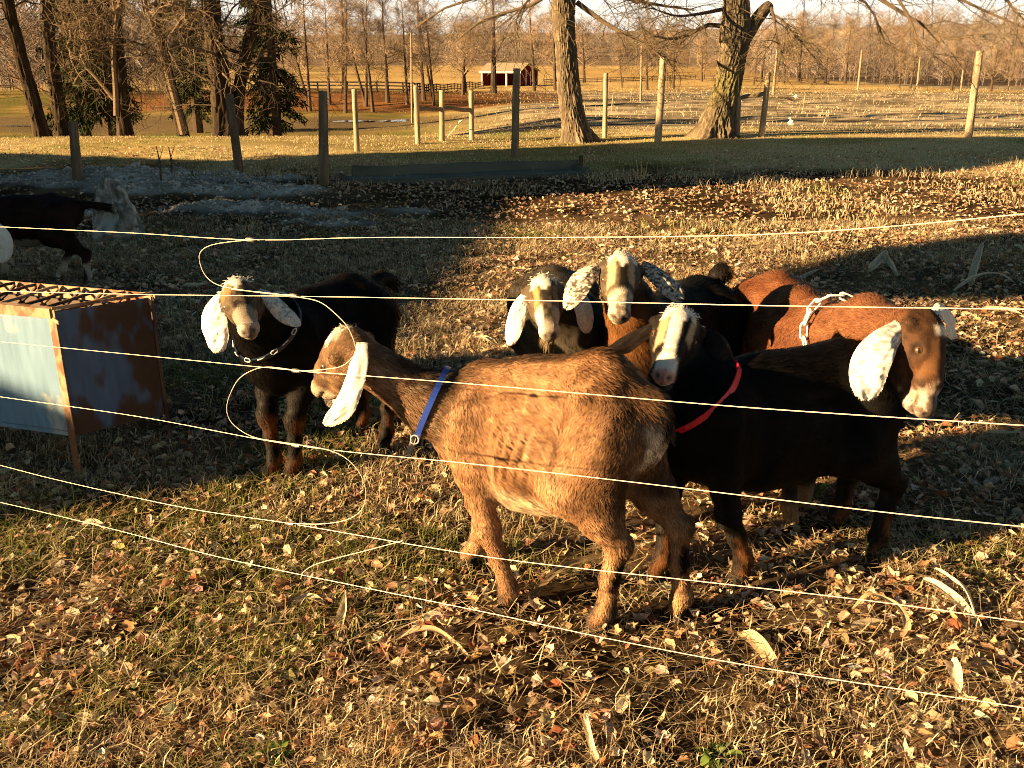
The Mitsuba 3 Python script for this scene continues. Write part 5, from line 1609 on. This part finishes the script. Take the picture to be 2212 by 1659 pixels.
G5 = goat('tall black goat in the back row with speckled ears held out and its tail up', (.62, 3.44), f5,
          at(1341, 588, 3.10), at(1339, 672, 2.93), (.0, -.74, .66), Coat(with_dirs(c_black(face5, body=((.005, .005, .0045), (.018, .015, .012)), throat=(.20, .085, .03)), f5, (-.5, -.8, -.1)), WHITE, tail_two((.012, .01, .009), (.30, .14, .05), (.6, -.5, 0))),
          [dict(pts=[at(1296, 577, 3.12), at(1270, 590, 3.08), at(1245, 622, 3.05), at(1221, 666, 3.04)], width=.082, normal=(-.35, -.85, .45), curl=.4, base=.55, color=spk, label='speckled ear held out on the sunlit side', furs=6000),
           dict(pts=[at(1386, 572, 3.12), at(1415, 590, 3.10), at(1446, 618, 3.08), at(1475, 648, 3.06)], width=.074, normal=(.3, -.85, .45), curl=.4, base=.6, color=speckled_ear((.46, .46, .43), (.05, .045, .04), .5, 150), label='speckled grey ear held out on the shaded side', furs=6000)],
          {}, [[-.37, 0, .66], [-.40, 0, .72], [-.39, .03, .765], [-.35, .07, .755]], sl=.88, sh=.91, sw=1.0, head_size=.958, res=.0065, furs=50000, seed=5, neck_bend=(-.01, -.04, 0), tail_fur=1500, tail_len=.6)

# the big black goat at the right, white blaze
f6 = (-.93, -.37)
face6 = [(lambda Q, nz, n2: np.ones(len(nz)), (.016, .013, .011)), (stripe(-.040, .016, -.02, .13), (.50, .36, .19)), (stripe(.044, .012, -.01, .09), (.50, .36, .19)),
         (lambda Q, nz, n2: ss(.024, .014, np.abs(Q[:, 1] + .008 - Q[:, 0] * .03) + (nz - .5) * .006) * ss(-.01, .01, Q[:, 2]), (.84, .78, .68)),
         (lambda Q, nz, n2: ss(.16, .185, Q[:, 0]) * ss(.036, .026, np.abs(Q[:, 1])), (.84, .76, .66)), (poll_patch(.052, -.006), (.84, .78, .68))]


def coat6(P):
    P['pale_nose'] = True
    return c_black(face6, body=((.003, .003, .003), (.006, .005, .0045)), legs=(.13, .055, .02), leg_top=.20)(P)


dark_ear = plain_ear((.012, .009, .008), inner=(.07, .028, .014), rim=(.03, .02, .015))
G6 = goat('large black goat at the right with a white blaze, a red collar and dark ears', (.79, 2.62), f6,
          at(1462, 712, 2.60), at(1439, 792, 2.44), (-.05, -.72, .68), Coat(with_dirs(coat6, f6), (.84, .78, .68)),
          [dict(pts=[at(1418, 703, 2.62), at(1385, 720, 2.62), at(1345, 743, 2.61), at(1305, 763, 2.60)], width=.055, normal=(-.1, -.6, .8), curl=.6, base=.75, color=dark_ear, label='dark ear held out to the left'),
           dict(pts=[at(1508, 720, 2.62), at(1540, 740, 2.58), at(1556, 778, 2.55), at(1560, 813, 2.53)], width=.10, normal=(.3, -1, .2), curl=.3, color=dark_ear, label='dark ear hanging on the shaded side')],
          dict(FL=(.70, 2.46), FR=(.44, 2.45), HL=(1.15, 2.60), HR=(1.10, 2.80)),
          [[-.38, 0, .64], [-.43, 0, .66], [-.47, 0, .62], [-.49, 0, .55]], sl=1.05, sh=.91, sw=1.0, head_size=.95, res=.006, furs=60000, seed=6, belly=.03, neck_bend=(-.01, .0, -.03), tail_fur=900, tail_len=.6)
c6 = G6['mid'] * .35 + G6['nb'] * .65
put(G6['key'] + '__collar', hug_band(G6['mesh'], c6, unit(np.array([-.45, .0, .55])), .018, reach=.15), 'mat_gloss', color=(.60, .012, .03))
labels[G6['key'] + '__collar'] = {'label': 'red nylon collar round the neck'}

# the red brown goat at the far right
f7 = (.10, -.995)


def c_red(P):
    B, Q, w, nz, n2 = P['B'], P['Q'], P['w'], P['nz'], P['n2']
    c = lerp((.115, .042, .020), (.185, .076, .036), ss(.35, .65, nz))
    c = lerp(c, (.06, .028, .015), ss(.55, .8, nz) * .6)
    c = lerp(c, (.17, .078, .04), w['neck'] * .5)
    leg = np.clip(w['fleg'] + w['hleg'], 0, 1)
    c = lerp(c, (.03, .025, .022), leg * ss(.45, .35, B[:, 2]) * ss(.0, .6, P['n'] @ P['F']))
    c = lerp(c, (.38, .2, .09), leg * ss(.12, .07, B[:, 2]))
    f = [(lambda Q, nz, n2: np.ones(len(nz)), (.05, .027, .017)), (lambda Q, nz, n2: ss(.40, .65, nz) * .6, (.12, .058, .028)), (lambda Q, nz, n2: ss(.03, .01, np.abs(Q[:, 1])) * ss(.0, .02, Q[:, 2]) * ss(.10, .05, Q[:, 0]), (.03, .018, .013)), (stripe(-.040, .014, .03, .13), (.17, .08, .035)), (stripe(.040, .014, .03, .13), (.20, .10, .045)),
         (lambda Q, nz, n2: ss(.15, .20, Q[:, 0] + (nz - .5) * .06) * (.25 + .75 * ss(.45, .6, nz)) * .85, (.60, .50, .41)), (lambda Q, nz, n2: ss(.02, .008, np.abs(Q[:, 0] - .005)) * ss(.045, .03, np.abs(Q[:, 1])) * ss(.03, .045, Q[:, 2]), (.75, .68, .58))]
    return face_mix(P, c, f)


G7 = goat('red brown goat at far right with white chain collar and big speckled ear', (1.08, 3.40), f7,
          at(1985, 722, 2.56), at(2003, 868, 2.46), (.82, -.55, .28), Coat(with_dirs(c_red, f7), (.05, .025, .016)),
          [dict(pts=[at(1948, 706, 2.54), at(1908, 742, 2.49), at(1878, 792, 2.46), at(1870, 864, 2.44)], width=.105, normal=(-.4, -1, .2), curl=.2, base=.5, color=speckled_ear((.78, .72, .64), (.33, .32, .31), .42, 110), label='big pale speckled ear', furs=7000),
           dict(pts=[at(2018, 700, 2.60), at(2035, 672, 2.64), at(2052, 690, 2.68), at(2058, 730, 2.70)], width=.07, normal=(.5, -.7, .6), color=plain_ear((.76, .70, .62)), label='white ear tip behind the head', furs=800)],
          dict(FR=(.94, 2.79), FL=(1.02, 2.92)),
          [[-.38, 0, .64], [-.43, 0, .64], [-.46, 0, .58]], sl=.92, sh=.94, sw=.95, head_size=1.02, res=.0065, furs=60000, seed=7, neck_bend=(0.02, -.02, .04), tail_fur=500, poll_fur=250)
ck = numbered_part(G7['key'], 'chain_collar')
c7 = G7['mid'] * .35 + G7['nb'] * .65
ax = unit(G7['nb'] - G7['nt'])
upv = unit(np.array([0, 0, 1.0]) - ax * ax[2]); sdv = np.cross(ax, upv)
NL = 17
for i in range(NL):
    a = 2 * np.pi * i / NL
    rad = upv * math.cos(a) * .128 + sdv * math.sin(a) * .112
    tan_ = unit(-upv * math.sin(a) * .128 + sdv * math.cos(a) * .112)
    out = unit(rad) if i % 2 else ax
    put(ck + '__link' + ('' if i == 0 else f'_{i:03d}'), link_mesh(c7 + rad * 1.02, tan_, out, L=.058, Wd=.024, r=.0038), 'mat_gloss', smooth=True, color=(.78, .76, .74))
labels[ck] = {'label': 'white plastic chain collar'}

# ------------------------------------------------------------------ leaves, husks, straw, grass
def leaf_shape(seed):
    r = rs(seed)
    lob = r.randint(3, 8); L = r.uniform(1.2, 1.9); k = 14
    a = np.linspace(-np.pi, np.pi, k, endpoint=False)
    rad = .5 * (1 - .28 * np.cos(a * lob) * r.uniform(.3, 1.0)) * (1 + .12 * r.randn(k))
    x, y = np.cos(a) * rad * L, np.sin(a) * rad
    ring = np.column_stack([x, y, 0 * x])
    inner = ring * .5
    v = np.vstack([[0, 0, 0], inner, ring])
    cu, cv, tw = r.uniform(-.2, 1.2), r.uniform(.2, 1.6), r.uniform(-.6, .6)
    v[:, 2] = cu * v[:, 0] ** 2 + cv * v[:, 1] ** 2 + tw * v[:, 0] * v[:, 1] - .12 * np.exp(-(v[:, 1] / .05) ** 2) * .5
    v[k + 1:, 2] += r.randn(k) * .09
    f = [[0, 1 + j, 1 + (j + 1) % k] for j in range(k)] + [[1 + j, 1 + k + j, 1 + k + (j + 1) % k] for j in range(k)] + [[1 + j, 1 + k + (j + 1) % k, 1 + (j + 1) % k] for j in range(k)]
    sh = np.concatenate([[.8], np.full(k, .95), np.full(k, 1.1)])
    return (v, np.array(f)), sh


LEAVES = [leaf_shape(400 + i) for i in range(14)]
LEAF_LOW = []
for i in range(8):
    r = rs(450 + i); k = 6; a = np.linspace(0, 2 * np.pi, k, endpoint=False) + r.rand()
    rad = .5 * (.75 + .5 * r.rand(k)); v = np.vstack([[0, 0, -.08], np.column_stack([np.cos(a) * rad * 1.5, np.sin(a) * rad, r.randn(k) * .16 + .25 * np.sin(a) ** 2])])
    LEAF_LOW.append((v, np.array([[0, 1 + j, 1 + (j + 1) % k] for j in range(k)])))
LEAF_COL = np.array([(.60, .47, .32), (.72, .60, .44), (.50, .35, .22), (.38, .22, .12), (.26, .11, .055), (.82, .73, .58), (.65, .52, .37), (.32, .21, .13)])
LEAF_P = np.array([.18, .10, .20, .16, .08, .04, .12, .12])


def leaf_colors(rng, n):
    return LEAF_COL[rng.choice(len(LEAF_COL), n, p=LEAF_P)] * (.75 + .5 * rng.rand(n, 1)) * (1 + .08 * rng.randn(n, 3))


def in_view(rng, n, y0, y1, power=1.0, margin=.12):
    """points on the yard, evenly spread within the wedge in front, thinning with distance by power"""
    u = rng.rand(n)
    e = 2 - power
    y = (y0**e + (y1**e - y0**e) * u) ** (1 / e)
    x = rng.uniform(-1, 1, n) * (.60 * y + margin + .18)
    return x, y


def clump(x, y, scale, seed):
    return meshkit.fbm(np.stack([x * scale, y * scale, 0 * x], -1), 3, seed)


def litter():
    rng = rs(500)
    # loose leaves near the viewer, each a thing
    n = 300
    x, y = in_view(rng, n * 3, 1.12, 2.6, .6)
    k = clump(x, y, 1.6, 51) + .3 * rng.rand(len(x)) > .52
    x, y = x[k][:n], y[k][:n]
    n = len(x)
    R, col = rotations(rng, n, .42), leaf_colors(rng, n)
    s = rng.uniform(.014, .031, n)
    for i in range(n):
        (v, f), sh = LEAVES[i % 14]
        key = numbered('fallen_leaf')
        p = on(x[i], y[i], .012 + .02 * rng.rand())
        put(key, ((v * s[i]) @ R[i].T + p, f), 'mat_leaf', smooth=True, color=np.clip(col[i] * sh[:, None], 0, .9))
        kind = 'pale cream' if col[i].mean() > .50 else 'tan' if col[i].mean() > .33 else 'dark russet'
        tag(key, f'{kind} curled dry leaf lying on the near ground', 'leaf', f'{kind} fallen leaves on the near ground')
    # all the others, as litter
    n = 46000
    x, y = in_view(rng, n, 1.1, 8.5, .75)
    k = (clump(x, y, 1.1, 52) * .8 + .35 * rng.rand(n) > .50) & (mound(x, y) < .05)
    x, y = x[k], y[k]; n = len(x)
    R = rotations(rng, n, .42)
    s = (.006 + .020 * rng.rand(n) ** 1.8) * (1 + .07 * y)
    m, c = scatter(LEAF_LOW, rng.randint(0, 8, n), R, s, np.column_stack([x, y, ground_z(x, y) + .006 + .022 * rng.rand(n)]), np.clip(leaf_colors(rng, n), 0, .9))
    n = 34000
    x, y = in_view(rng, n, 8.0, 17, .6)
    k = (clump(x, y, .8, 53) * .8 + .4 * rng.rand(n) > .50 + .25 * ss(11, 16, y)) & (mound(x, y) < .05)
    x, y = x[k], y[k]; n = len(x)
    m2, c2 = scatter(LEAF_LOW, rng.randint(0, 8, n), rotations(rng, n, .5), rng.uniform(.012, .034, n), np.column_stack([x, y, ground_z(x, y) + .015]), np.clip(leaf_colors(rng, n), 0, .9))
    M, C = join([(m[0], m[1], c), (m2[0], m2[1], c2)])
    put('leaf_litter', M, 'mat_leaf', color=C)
    tag('leaf_litter', 'small dry leaves and leaf scraps covering the yard', 'leaf litter', kind='stuff')


litter()


def blades(rng, x, y, z, h, w, lean, col, seg=2):
    """bent grass blades, two segments each"""
    n = len(x)
    a = rng.rand(n) * 2 * np.pi
    d = np.stack([np.cos(a), np.sin(a), 0 * a], -1)
    s = np.stack([-np.sin(a + .5 * rng.randn(n)), np.cos(a), 0 * a], -1) * (w / 2)[:, None]
    p = np.column_stack([x, y, z])
    m = p + d * (h * lean * .45)[:, None] + np.array([0, 0, 1.0]) * (h * .62 * np.sqrt(np.clip(1 - lean**2 * .6, .05, 1)))[:, None]
    t = m + d * (h * lean * .75)[:, None] + np.array([0, 0, 1.0]) * (h * .42 * (1 - lean * 1.15))[:, None]
    V = np.stack([p - s, p + s, m + s * .8, m - s * .8, t], 1).reshape(-1, 3)
    k = np.arange(n)[:, None] * 5
    F = np.vstack([k + [0, 1, 2], k + [0, 2, 3], k + [3, 2, 4]])
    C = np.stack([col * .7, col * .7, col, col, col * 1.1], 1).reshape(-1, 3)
    return V, F, np.clip(C, 0, .9)


def straw_bits(rng, x, y, z, L, w, col):
    n = len(x)
    a = rng.rand(n) * 2 * np.pi
    d = np.stack([np.cos(a), np.sin(a), rng.randn(n) * .28], -1)
    b = unit(np.cross(d, [0, 0, 1.0])) * (w / 2)[:, None]
    p = np.column_stack([x, y, z])
    bend = np.stack([0 * x, 0 * x, rng.uniform(-.1, .25, n) * L], -1) + rng.randn(n, 3) * .12 * L[:, None] * [1, 1, 0]
    p0, p1, p2 = p - d * (L / 2)[:, None], p + bend, p + d * (L / 2)[:, None]
    V = np.stack([p0 - b * .6, p0 + b * .6, p1 - b, p1 + b, p2 - b * .5, p2 + b * .5], 1).reshape(-1, 3)
    k = np.arange(n)[:, None] * 6
    F = np.vstack([k + [0, 1, 3], k + [0, 3, 2], k + [2, 3, 5], k + [2, 5, 4]])
    return V, F, np.repeat(col, 6, 0)


STRAW = np.array([(.66, .54, .33), (.78, .68, .47), (.52, .40, .22), (.38, .27, .15)])
GREEN = np.array([(.22, .26, .06), (.32, .32, .09), (.15, .20, .045)])


def grass():
    rng = rs(600)
    parts = []
    # straw and stems lying about
    n = 85000
    x, y = in_view(rng, n, 1.05, 9, .8)
    k = (clump(x, y, 1.3, 61) * .8 + .45 * rng.rand(n) > .46) & (mound(x, y) < .06)
    x, y = x[k], y[k]; n = len(x)
    parts.append(straw_bits(rng, x, y, ground_z(x, y) + .012 + .03 * rng.rand(n) ** 2, rng.uniform(.02, .12, n), rng.uniform(.0010, .0026, n) * (1 + .12 * y), STRAW[rng.choice(4, n, p=[.3, .2, .3, .2])] * (.25 + 1.0 * rng.rand(n, 1))))
    M, C = join(parts)
    put('straw_litter', M, 'mat_leaf', color=np.clip(C, 0, .9))
    tag('straw_litter', 'broken straw and dry stems strewn over the yard', 'straw', kind='stuff')
    # dry grass, standing in tufts
    parts = []
    n = 170000
    x, y = in_view(rng, n, 1.05, 9, .8)
    left = ss(.6, -1.2, x)
    k = (clump(x, y, 1.5, 62) + .16 * left + .12 * ss(2.2, 1.2, y) > .50 + .16 * rng.rand(n)) & (mound(x, y) < .05)
    x, y = x[k], y[k]; n = len(x)
    g = clump(x, y, 1.2, 63) + .18 * ss(.3, -1.4, x) * ss(3.6, 2.2, y) > .60 + .10 * rng.rand(n)
    col = np.where(g[:, None], GREEN[rng.randint(0, 3, n)], STRAW[rng.choice(4, n, p=[.42, .28, .2, .1])]) * (.4 + .85 * rng.rand(n, 1))
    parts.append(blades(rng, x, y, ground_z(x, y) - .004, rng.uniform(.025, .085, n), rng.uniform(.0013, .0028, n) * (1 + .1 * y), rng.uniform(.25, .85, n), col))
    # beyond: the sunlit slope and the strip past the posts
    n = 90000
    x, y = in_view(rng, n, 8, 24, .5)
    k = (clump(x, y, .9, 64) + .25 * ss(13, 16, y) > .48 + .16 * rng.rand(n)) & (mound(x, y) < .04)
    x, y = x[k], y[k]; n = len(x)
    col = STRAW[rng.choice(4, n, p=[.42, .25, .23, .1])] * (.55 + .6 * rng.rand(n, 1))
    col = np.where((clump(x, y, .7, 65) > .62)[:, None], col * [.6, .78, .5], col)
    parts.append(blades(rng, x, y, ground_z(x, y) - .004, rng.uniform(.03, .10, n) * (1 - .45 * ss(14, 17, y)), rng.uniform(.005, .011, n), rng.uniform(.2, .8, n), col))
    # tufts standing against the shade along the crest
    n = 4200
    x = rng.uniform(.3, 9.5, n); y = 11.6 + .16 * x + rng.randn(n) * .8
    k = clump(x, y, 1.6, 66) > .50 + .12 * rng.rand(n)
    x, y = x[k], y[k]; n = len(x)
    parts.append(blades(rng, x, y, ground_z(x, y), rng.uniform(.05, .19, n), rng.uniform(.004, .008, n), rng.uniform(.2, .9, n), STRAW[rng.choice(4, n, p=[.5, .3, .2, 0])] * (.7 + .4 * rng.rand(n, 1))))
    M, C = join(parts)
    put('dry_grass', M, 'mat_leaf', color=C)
    tag('dry_grass', 'short dry winter grass with green patches, in tufts', 'grass', kind='stuff')
    # stubble of the field and rough grass of the low ground
    parts = []
    n = 80000
    x, y = in_view(rng, n, 23, 150, 1.05, 2)
    k = (clump(x, y * 2.2, .35, 67) > .42 + .18 * rng.rand(n)) & ((x > -5) | (y < 42) | (y > 55))
    x, y = x[k], y[k]; n = len(x)
    right = ss(-6, 1, x)[:, None]
    col = STRAW[rng.choice(4, n, p=[.3, .3, .25, .15])] * (.55 + .6 * rng.rand(n, 1))
    col = col * right + (1 - right) * np.array((.30, .24, .085)) * (.6 + .6 * rng.rand(n, 1))
    parts.append(blades(rng, x, y, ground_z(x, y), rng.uniform(.03, .13, n) * (1 + .004 * y) * (.6 + .4 * right[:, 0]), rng.uniform(.01, .026, n) * (y / 30) ** .7, rng.uniform(.1, .8, n), col))
    n = 110
    x = rng.uniform(2, 40, n); y = rng.uniform(24, 70, n)
    k = (x < .6 * y) & (clump(x, y, .3, 68) > .52)
    x, y = x[k], y[k]; n = len(x)
    parts.append(blades(rng, x, y, ground_z(x, y), rng.uniform(.4, 1.0, n), rng.uniform(.015, .03, n), rng.uniform(.02, .35, n), STRAW[rng.choice(4, n)] * .9))
    M, C = join(parts)
    put('field_stubble', M, 'mat_leaf', color=C)
    tag('field_stubble', 'pale corn stubble and rough grass of the fields behind', 'stubble', kind='stuff')


grass()


# single husks, stems and strips that can be pointed out
def strip_mesh(pts, w, seed, curl=.5, nv=7, nu=28, taper=(1, .7, .15), waves=.12):
    c = curve(pts, nu); s = np.linspace(0, 1, nu)
    t = unit(np.gradient(c, axis=0))
    side = unit(np.cross(t, [0, 0, 1.0]) + rs(seed).randn(3) * .25)
    nr = np.cross(side, t)
    prof = np.interp(s, [0, .12, .5, .85, 1], [taper[0] * .5, taper[0], 1.0, taper[1], taper[2]]) * w / 2
    a = np.linspace(-1, 1, nv)
    n = meshkit.fbm(np.stack(np.broadcast_arrays(a[None] * 2, s[:, None] * 5, np.array(seed * 1.0)), -1), 2, seed) - .5
    V = c[:, None] + side[:, None] * (a[None] * prof[:, None])[..., None] + nr[:, None] * ((curl * a[None] ** 2 + n * waves * 4) * prof[:, None])[..., None]
    i, j = np.meshgrid(np.arange(nu - 1), np.arange(nv - 1), indexing='ij')
    q = np.stack([i * nv + j, i * nv + j + 1, (i + 1) * nv + j + 1, (i + 1) * nv + j], -1).reshape(-1, 4)
    rib = .82 + .36 * meshkit.noise(np.stack(np.broadcast_arrays(a[None] * 5, s[:, None] * .8, np.array(0.0)), -1), seed)
    return (V.reshape(-1, 3), q), rib.reshape(-1)


def strip(px, lifts, w, col, name, label, cat, seed, curl=.5, group=None, **kw):
    pts = []
    for (u, v), l in zip(px, lifts):
        p = ground_at(u, v, .8, 30); p[2] += l
        pts.append(p)
    m, rib = strip_mesh(np.array(pts), w, seed, curl, **kw)
    key = numbered(name)
    put(key, m, 'mat_leaf', smooth=True, color=np.clip(np.array(col) * rib[:, None], 0, .92))
    tag(key, label, cat, group)


HUSK, PALE, WOODY = (.74, .64, .46), (.62, .53, .38), (.33, .245, .15)
strip([(1122, 1342), (1160, 1302), (1204, 1262), (1245, 1238), (1282, 1226)], [.01, .03, .04, .04, .03], .024, WOODY, 'bark_strip', 'flat weathered strip of bark between the tan goat front and hind hooves', 'bark', 1, .35, taper=(.8, .9, .7))
strip([(786, 1438), (830, 1412), (880, 1390), (932, 1388), (980, 1404), (1020, 1432)], [.005, .02, .035, .04, .02, .005], .016, (.46, .37, .23), 'dry_stalk', 'arched dry stalk on the ground below the tan goat front hoof', 'stalk', 2, .6, taper=(.4, .9, .4))
strip([(985, 1382), (1015, 1372), (1045, 1352), (1066, 1336)], [.015, .02, .03, .03], .016, WOODY, 'dry_stalk', 'short bent stalk just left of the tan goat front hoof', 'stalk', 3, .6, taper=(.4, .9, .4))
strip([(1988, 1282), (2022, 1302), (2060, 1324), (2096, 1344), (2122, 1358)], [.03, .035, .03, .02, .01], .034, HUSK, 'corn_husk', 'big cream corn husk lying bright at the right', 'husk', 4, .7, taper=(.8, .7, .2))
strip([(2015, 1266), (2050, 1290), (2080, 1320), (2112, 1352)], [.05, .06, .05, .015], .022, HUSK, 'corn_husk', 'upper leaf of cream husk standing behind the big bright one', 'husk', 5, .7)
strip([(1838, 1340), (1868, 1326), (1905, 1328), (1938, 1346), (1954, 1372), (1954, 1392)], [.03, .045, .045, .04, .03, .01], .024, (.60, .46, .27), 'corn_husk', 'arched tan husk in the lower right ground', 'husk', 6, .3, taper=(.5, .9, .6))
strip([(1838, 1376), (1880, 1366), (1915, 1362)], [.01, .02, .02], .024, PALE, 'corn_husk', 'pale rolled husk beneath the arched one', 'husk', 7, .9)
strip([(1600, 1376), (1630, 1402), (1660, 1428), (1680, 1442)], [.025, .03, .02, .01], .040, (.66, .50, .30), 'corn_husk', 'broad crinkled tan leaf blade right of the tan goat hind hoof', 'husk', 8, .4)
strip([(2044, 1462), (2056, 1486), (2070, 1512)], [.05, .04, .01], .034, HUSK, 'corn_husk', 'cream husk end poking up at the lower right', 'husk', 9, .8)
strip([(1264, 1575), (1272, 1612), (1284, 1648), (1302, 1672)], [.03, .03, .02, .005], .017, HUSK, 'corn_husk', 'narrow cream husk at the bottom centre edge', 'husk', 10, .8)
strip([(748, 1296), (742, 1336), (730, 1378)], [.045, .03, .01], .028, PALE, 'corn_husk', 'pale pointed husk standing left of the arched stalk', 'husk', 11, .8, taper=(.25, 1, .9))
strip([(632, 1312), (670, 1306), (712, 1318)], [.015, .03, .015], .026, PALE, 'corn_husk', 'pale crumpled husk left of the pointed one', 'husk', 12, .9)
strip([(720, 1448), (722, 1418), (742, 1396)], [.005, .03, .02], .022, PALE, 'corn_husk', 'small pale husk below the pointed one', 'husk', 13, .6)
strip([(180, 1148), (205, 1146), (238, 1152)], [.03, .03, .015], .030, HUSK, 'corn_husk', 'cream husk piece by the fifth wire at left', 'husk', 14, .7)
strip([(1880, 590), (1898, 584), (1912, 570)], [.02, .07, .10], .07, PALE, 'corn_husk', 'folded pale husk standing up in the right shade', 'husk', 15, .6)
strip([(1905, 575), (1920, 590), (1938, 602)], [.1, .07, .02], .05, PALE, 'corn_husk', 'second fold of the pale husk in the right shade', 'husk', 16, .6)
strip([(2096, 622), (2104, 600), (2114, 578)], [.0, .10, .19], .055, (.66, .58, .42), 'corn_husk', 'upright pale husk at the right edge of the shade', 'husk', 17, .8)
strip([(1730, 612), (1746, 600), (1768, 590)], [.02, .03, .03], .05, PALE, 'corn_husk', 'narrow pale husk behind the red brown goat rump', 'husk', 18, .5)
strip([(2060, 630), (2100, 622), (2150, 612), (2190, 622)], [.02, .06, .06, .03], .03, PALE, 'corn_husk', 'long bent husk strip right of the red brown goat head', 'husk', 19, .5)
strip([(1028, 738), (1050, 744), (1076, 754)], [.02, .03, .02], .042, (.66, .58, .42), 'corn_husk', 'pale husk left of the grizzled goat', 'husk', 20, .7)
strip([(2120, 676), (2160, 684), (2205, 690)], [.02, .03, .02], .05, HUSK, 'corn_husk', 'cream husk in the sun right of the red brown goat', 'husk', 21, .7)
strip([(2130, 948), (2170, 952), (2212, 948)], [.03, .04, .03], .03, PALE, 'corn_husk', 'forked pale husk at the right edge in the shade', 'husk', 22, .6)
strip([(394, 625), (420, 628), (448, 622)], [.02, .03, .03], .05, PALE, 'corn_husk', 'pale husk left of the black goat ear', 'husk', 23, .6)
strip([(1915, 1030), (1922, 1060), (1908, 1090)], [.10, .06, .01], .03, PALE, 'corn_husk', 'pale husk beside the large black goat hind leg', 'husk', 24, .6)
strip([(875, 1000), (890, 985), (902, 962)], [.01, .05, .09], .022, PALE, 'corn_husk', 'tan husk standing behind the left black goat', 'husk', 25, .6)

tw = Tubes()
for u0, v0, u1, v1 in ((1378, 388, 1374, 345), (1384, 388, 1385, 342), (1390, 388, 1398, 350), (1386, 388, 1392, 362), (1380, 388, 1366, 365)):
    p = ground_at(u0, v0, 6); tw.add(np.array([p, (p + at(u1, v1, p[1])) / 2 + [.01, 0, 0], at(u1, v1, p[1])]), [.009, .008, .005], 5, (.5, .38, .2))
m, c = tw.mesh(); put('dead_weed', m, 'mat_matt', color=c); tag('dead_weed', 'clump of broken dry weed stems on the sunlit crest', 'weed')
for i, (u0, v0, u1, v1, lab) in enumerate(((348, 392, 337, 315, 'thin dead weed stem behind the pale dirt mound, left one'), (370, 372, 364, 318, 'thin dead weed stem behind the pale dirt mound, right one'), (415, 384, 412, 368, 'short dead stem by the leaning post'), (574, 384, 570, 364, 'short dead stem right of the leaning post'))):
    tw = Tubes(); p = ground_at(u0, v0, 6); q = at(u1, v1, p[1])
    tw.add(np.array([p, (p + q) / 2 + [.02, 0, 0], q]), [.014, .011, .005], 5, (.11, .085, .06))
    m_ = (p + q) / 2; tw.add(np.array([m_, m_ + [.08, 0, .18]]), [.006, .003], 4, (.11, .085, .06))
    m, c = tw.mesh(); k = numbered('weed_stem'); put(k, m, 'mat_matt', color=c); tag(k, lab, 'weed')


def leafy_weed(u, v, n, size, seed, label):
    rng = rs(seed); key = numbered('green_weed')
    p = ground_at(u, v, .8)
    for i in range(n):
        a = rng.rand() * 6.28; L = size * rng.uniform(.6, 1.2)
        d = np.array([math.cos(a), math.sin(a), 0])
        pts = np.array([p + d * .006, p + d * L * .5 + [0, 0, L * rng.uniform(.35, .7)], p + d * L + [0, 0, L * rng.uniform(.2, .7)]])
        m, rib = strip_mesh(pts, L * .42, seed + i, .35, nv=5, nu=10, taper=(.35, .9, .3))
        put(numbered_part(key, 'leaf'), m, 'mat_leaf', smooth=True, color=np.clip(np.array((.16, .24, .055)) * rib[:, None] * rng.uniform(.6, 1.2), 0, .9))
    tag(key, label, 'weed')


leafy_weed(1545, 1648, 16, .05, 701, 'green leafy weed at the bottom edge, right of centre')
leafy_weed(600, 1640, 12, .045, 702, 'green leafy weed at the bottom edge, left of centre')
leafy_weed(1760, 1072, 10, .05, 703, 'small green weed under the large black goat belly')
p = ground_at(1704, 222, 25)
m, c = trunk_mesh([p + [-.7, 0, .35], p + [-.2, 0, .30], p + [.3, .1, .14], p + [.6, .1, .05]], np.array([.05, .06, .06, .09]), 720, 10, 20)
put('fallen_branch', m, 'mat_matt', smooth=True, color=c * .5); tag('fallen_branch', 'dark fallen branch lying in the stubble field right of the crosspiece', 'branch')
for (u, v, s, lab) in ((1720, 211, .30, 'white scrap of plastic in the stubble field, farthest'), (1707, 259, .13, 'white scrap of plastic nearer in the stubble, upper of two'), (1709, 271, .16, 'white scrap of plastic at the stubble edge, lower of two')):
    p = ground_at(u, v, 20); (lv, lf), sh = LEAVES[3]
    k = numbered('plastic_scrap'); q = lv * s; put(k, (np.stack([q[:, 0] * .6, q[:, 2] * .6, q[:, 1] + s * .4], -1) + p, lf), 'mat_matt', smooth=True, color=(.75, .72, .66)); tag(k, lab, 'scrap')


def gravel():
    rng = rs(800)
    x, y = rng.uniform(-9.5, .2, 60000), rng.uniform(7.6, 13.4, 60000)
    k = rng.rand(len(x)) < ss(.035, .10, mound(x, y)) * .8
    x, y = x[k][:9000], y[k][:9000]; n = len(x)
    kinds = []
    for i in range(4):
        m = trimesh.creation.icosphere(1, 1.0); r = rs(810 + i)
        kinds.append((np.asarray(m.vertices) * (1 + .22 * r.randn(len(m.vertices), 1)) * [1, .8, .6], np.asarray(m.faces)))
    s = rng.uniform(.005, .02, n) * (1 + 1.5 * (rng.rand(n) < .04))
    col = lerp(np.tile((.20, .19, .16), (n, 1)), (.60, .57, .50), rng.rand(n) ** 1.3)
    m, c = scatter(kinds, rng.randint(0, 4, n), rotations(rng, n, .6), s, np.column_stack([x, y, ground_z(x, y) + s * .2]), col)
    put('gravel', m, 'mat_matt', color=c)
    tag('gravel', 'grey stones and clods on the pale dirt mounds', 'gravel', kind='stuff')


gravel()
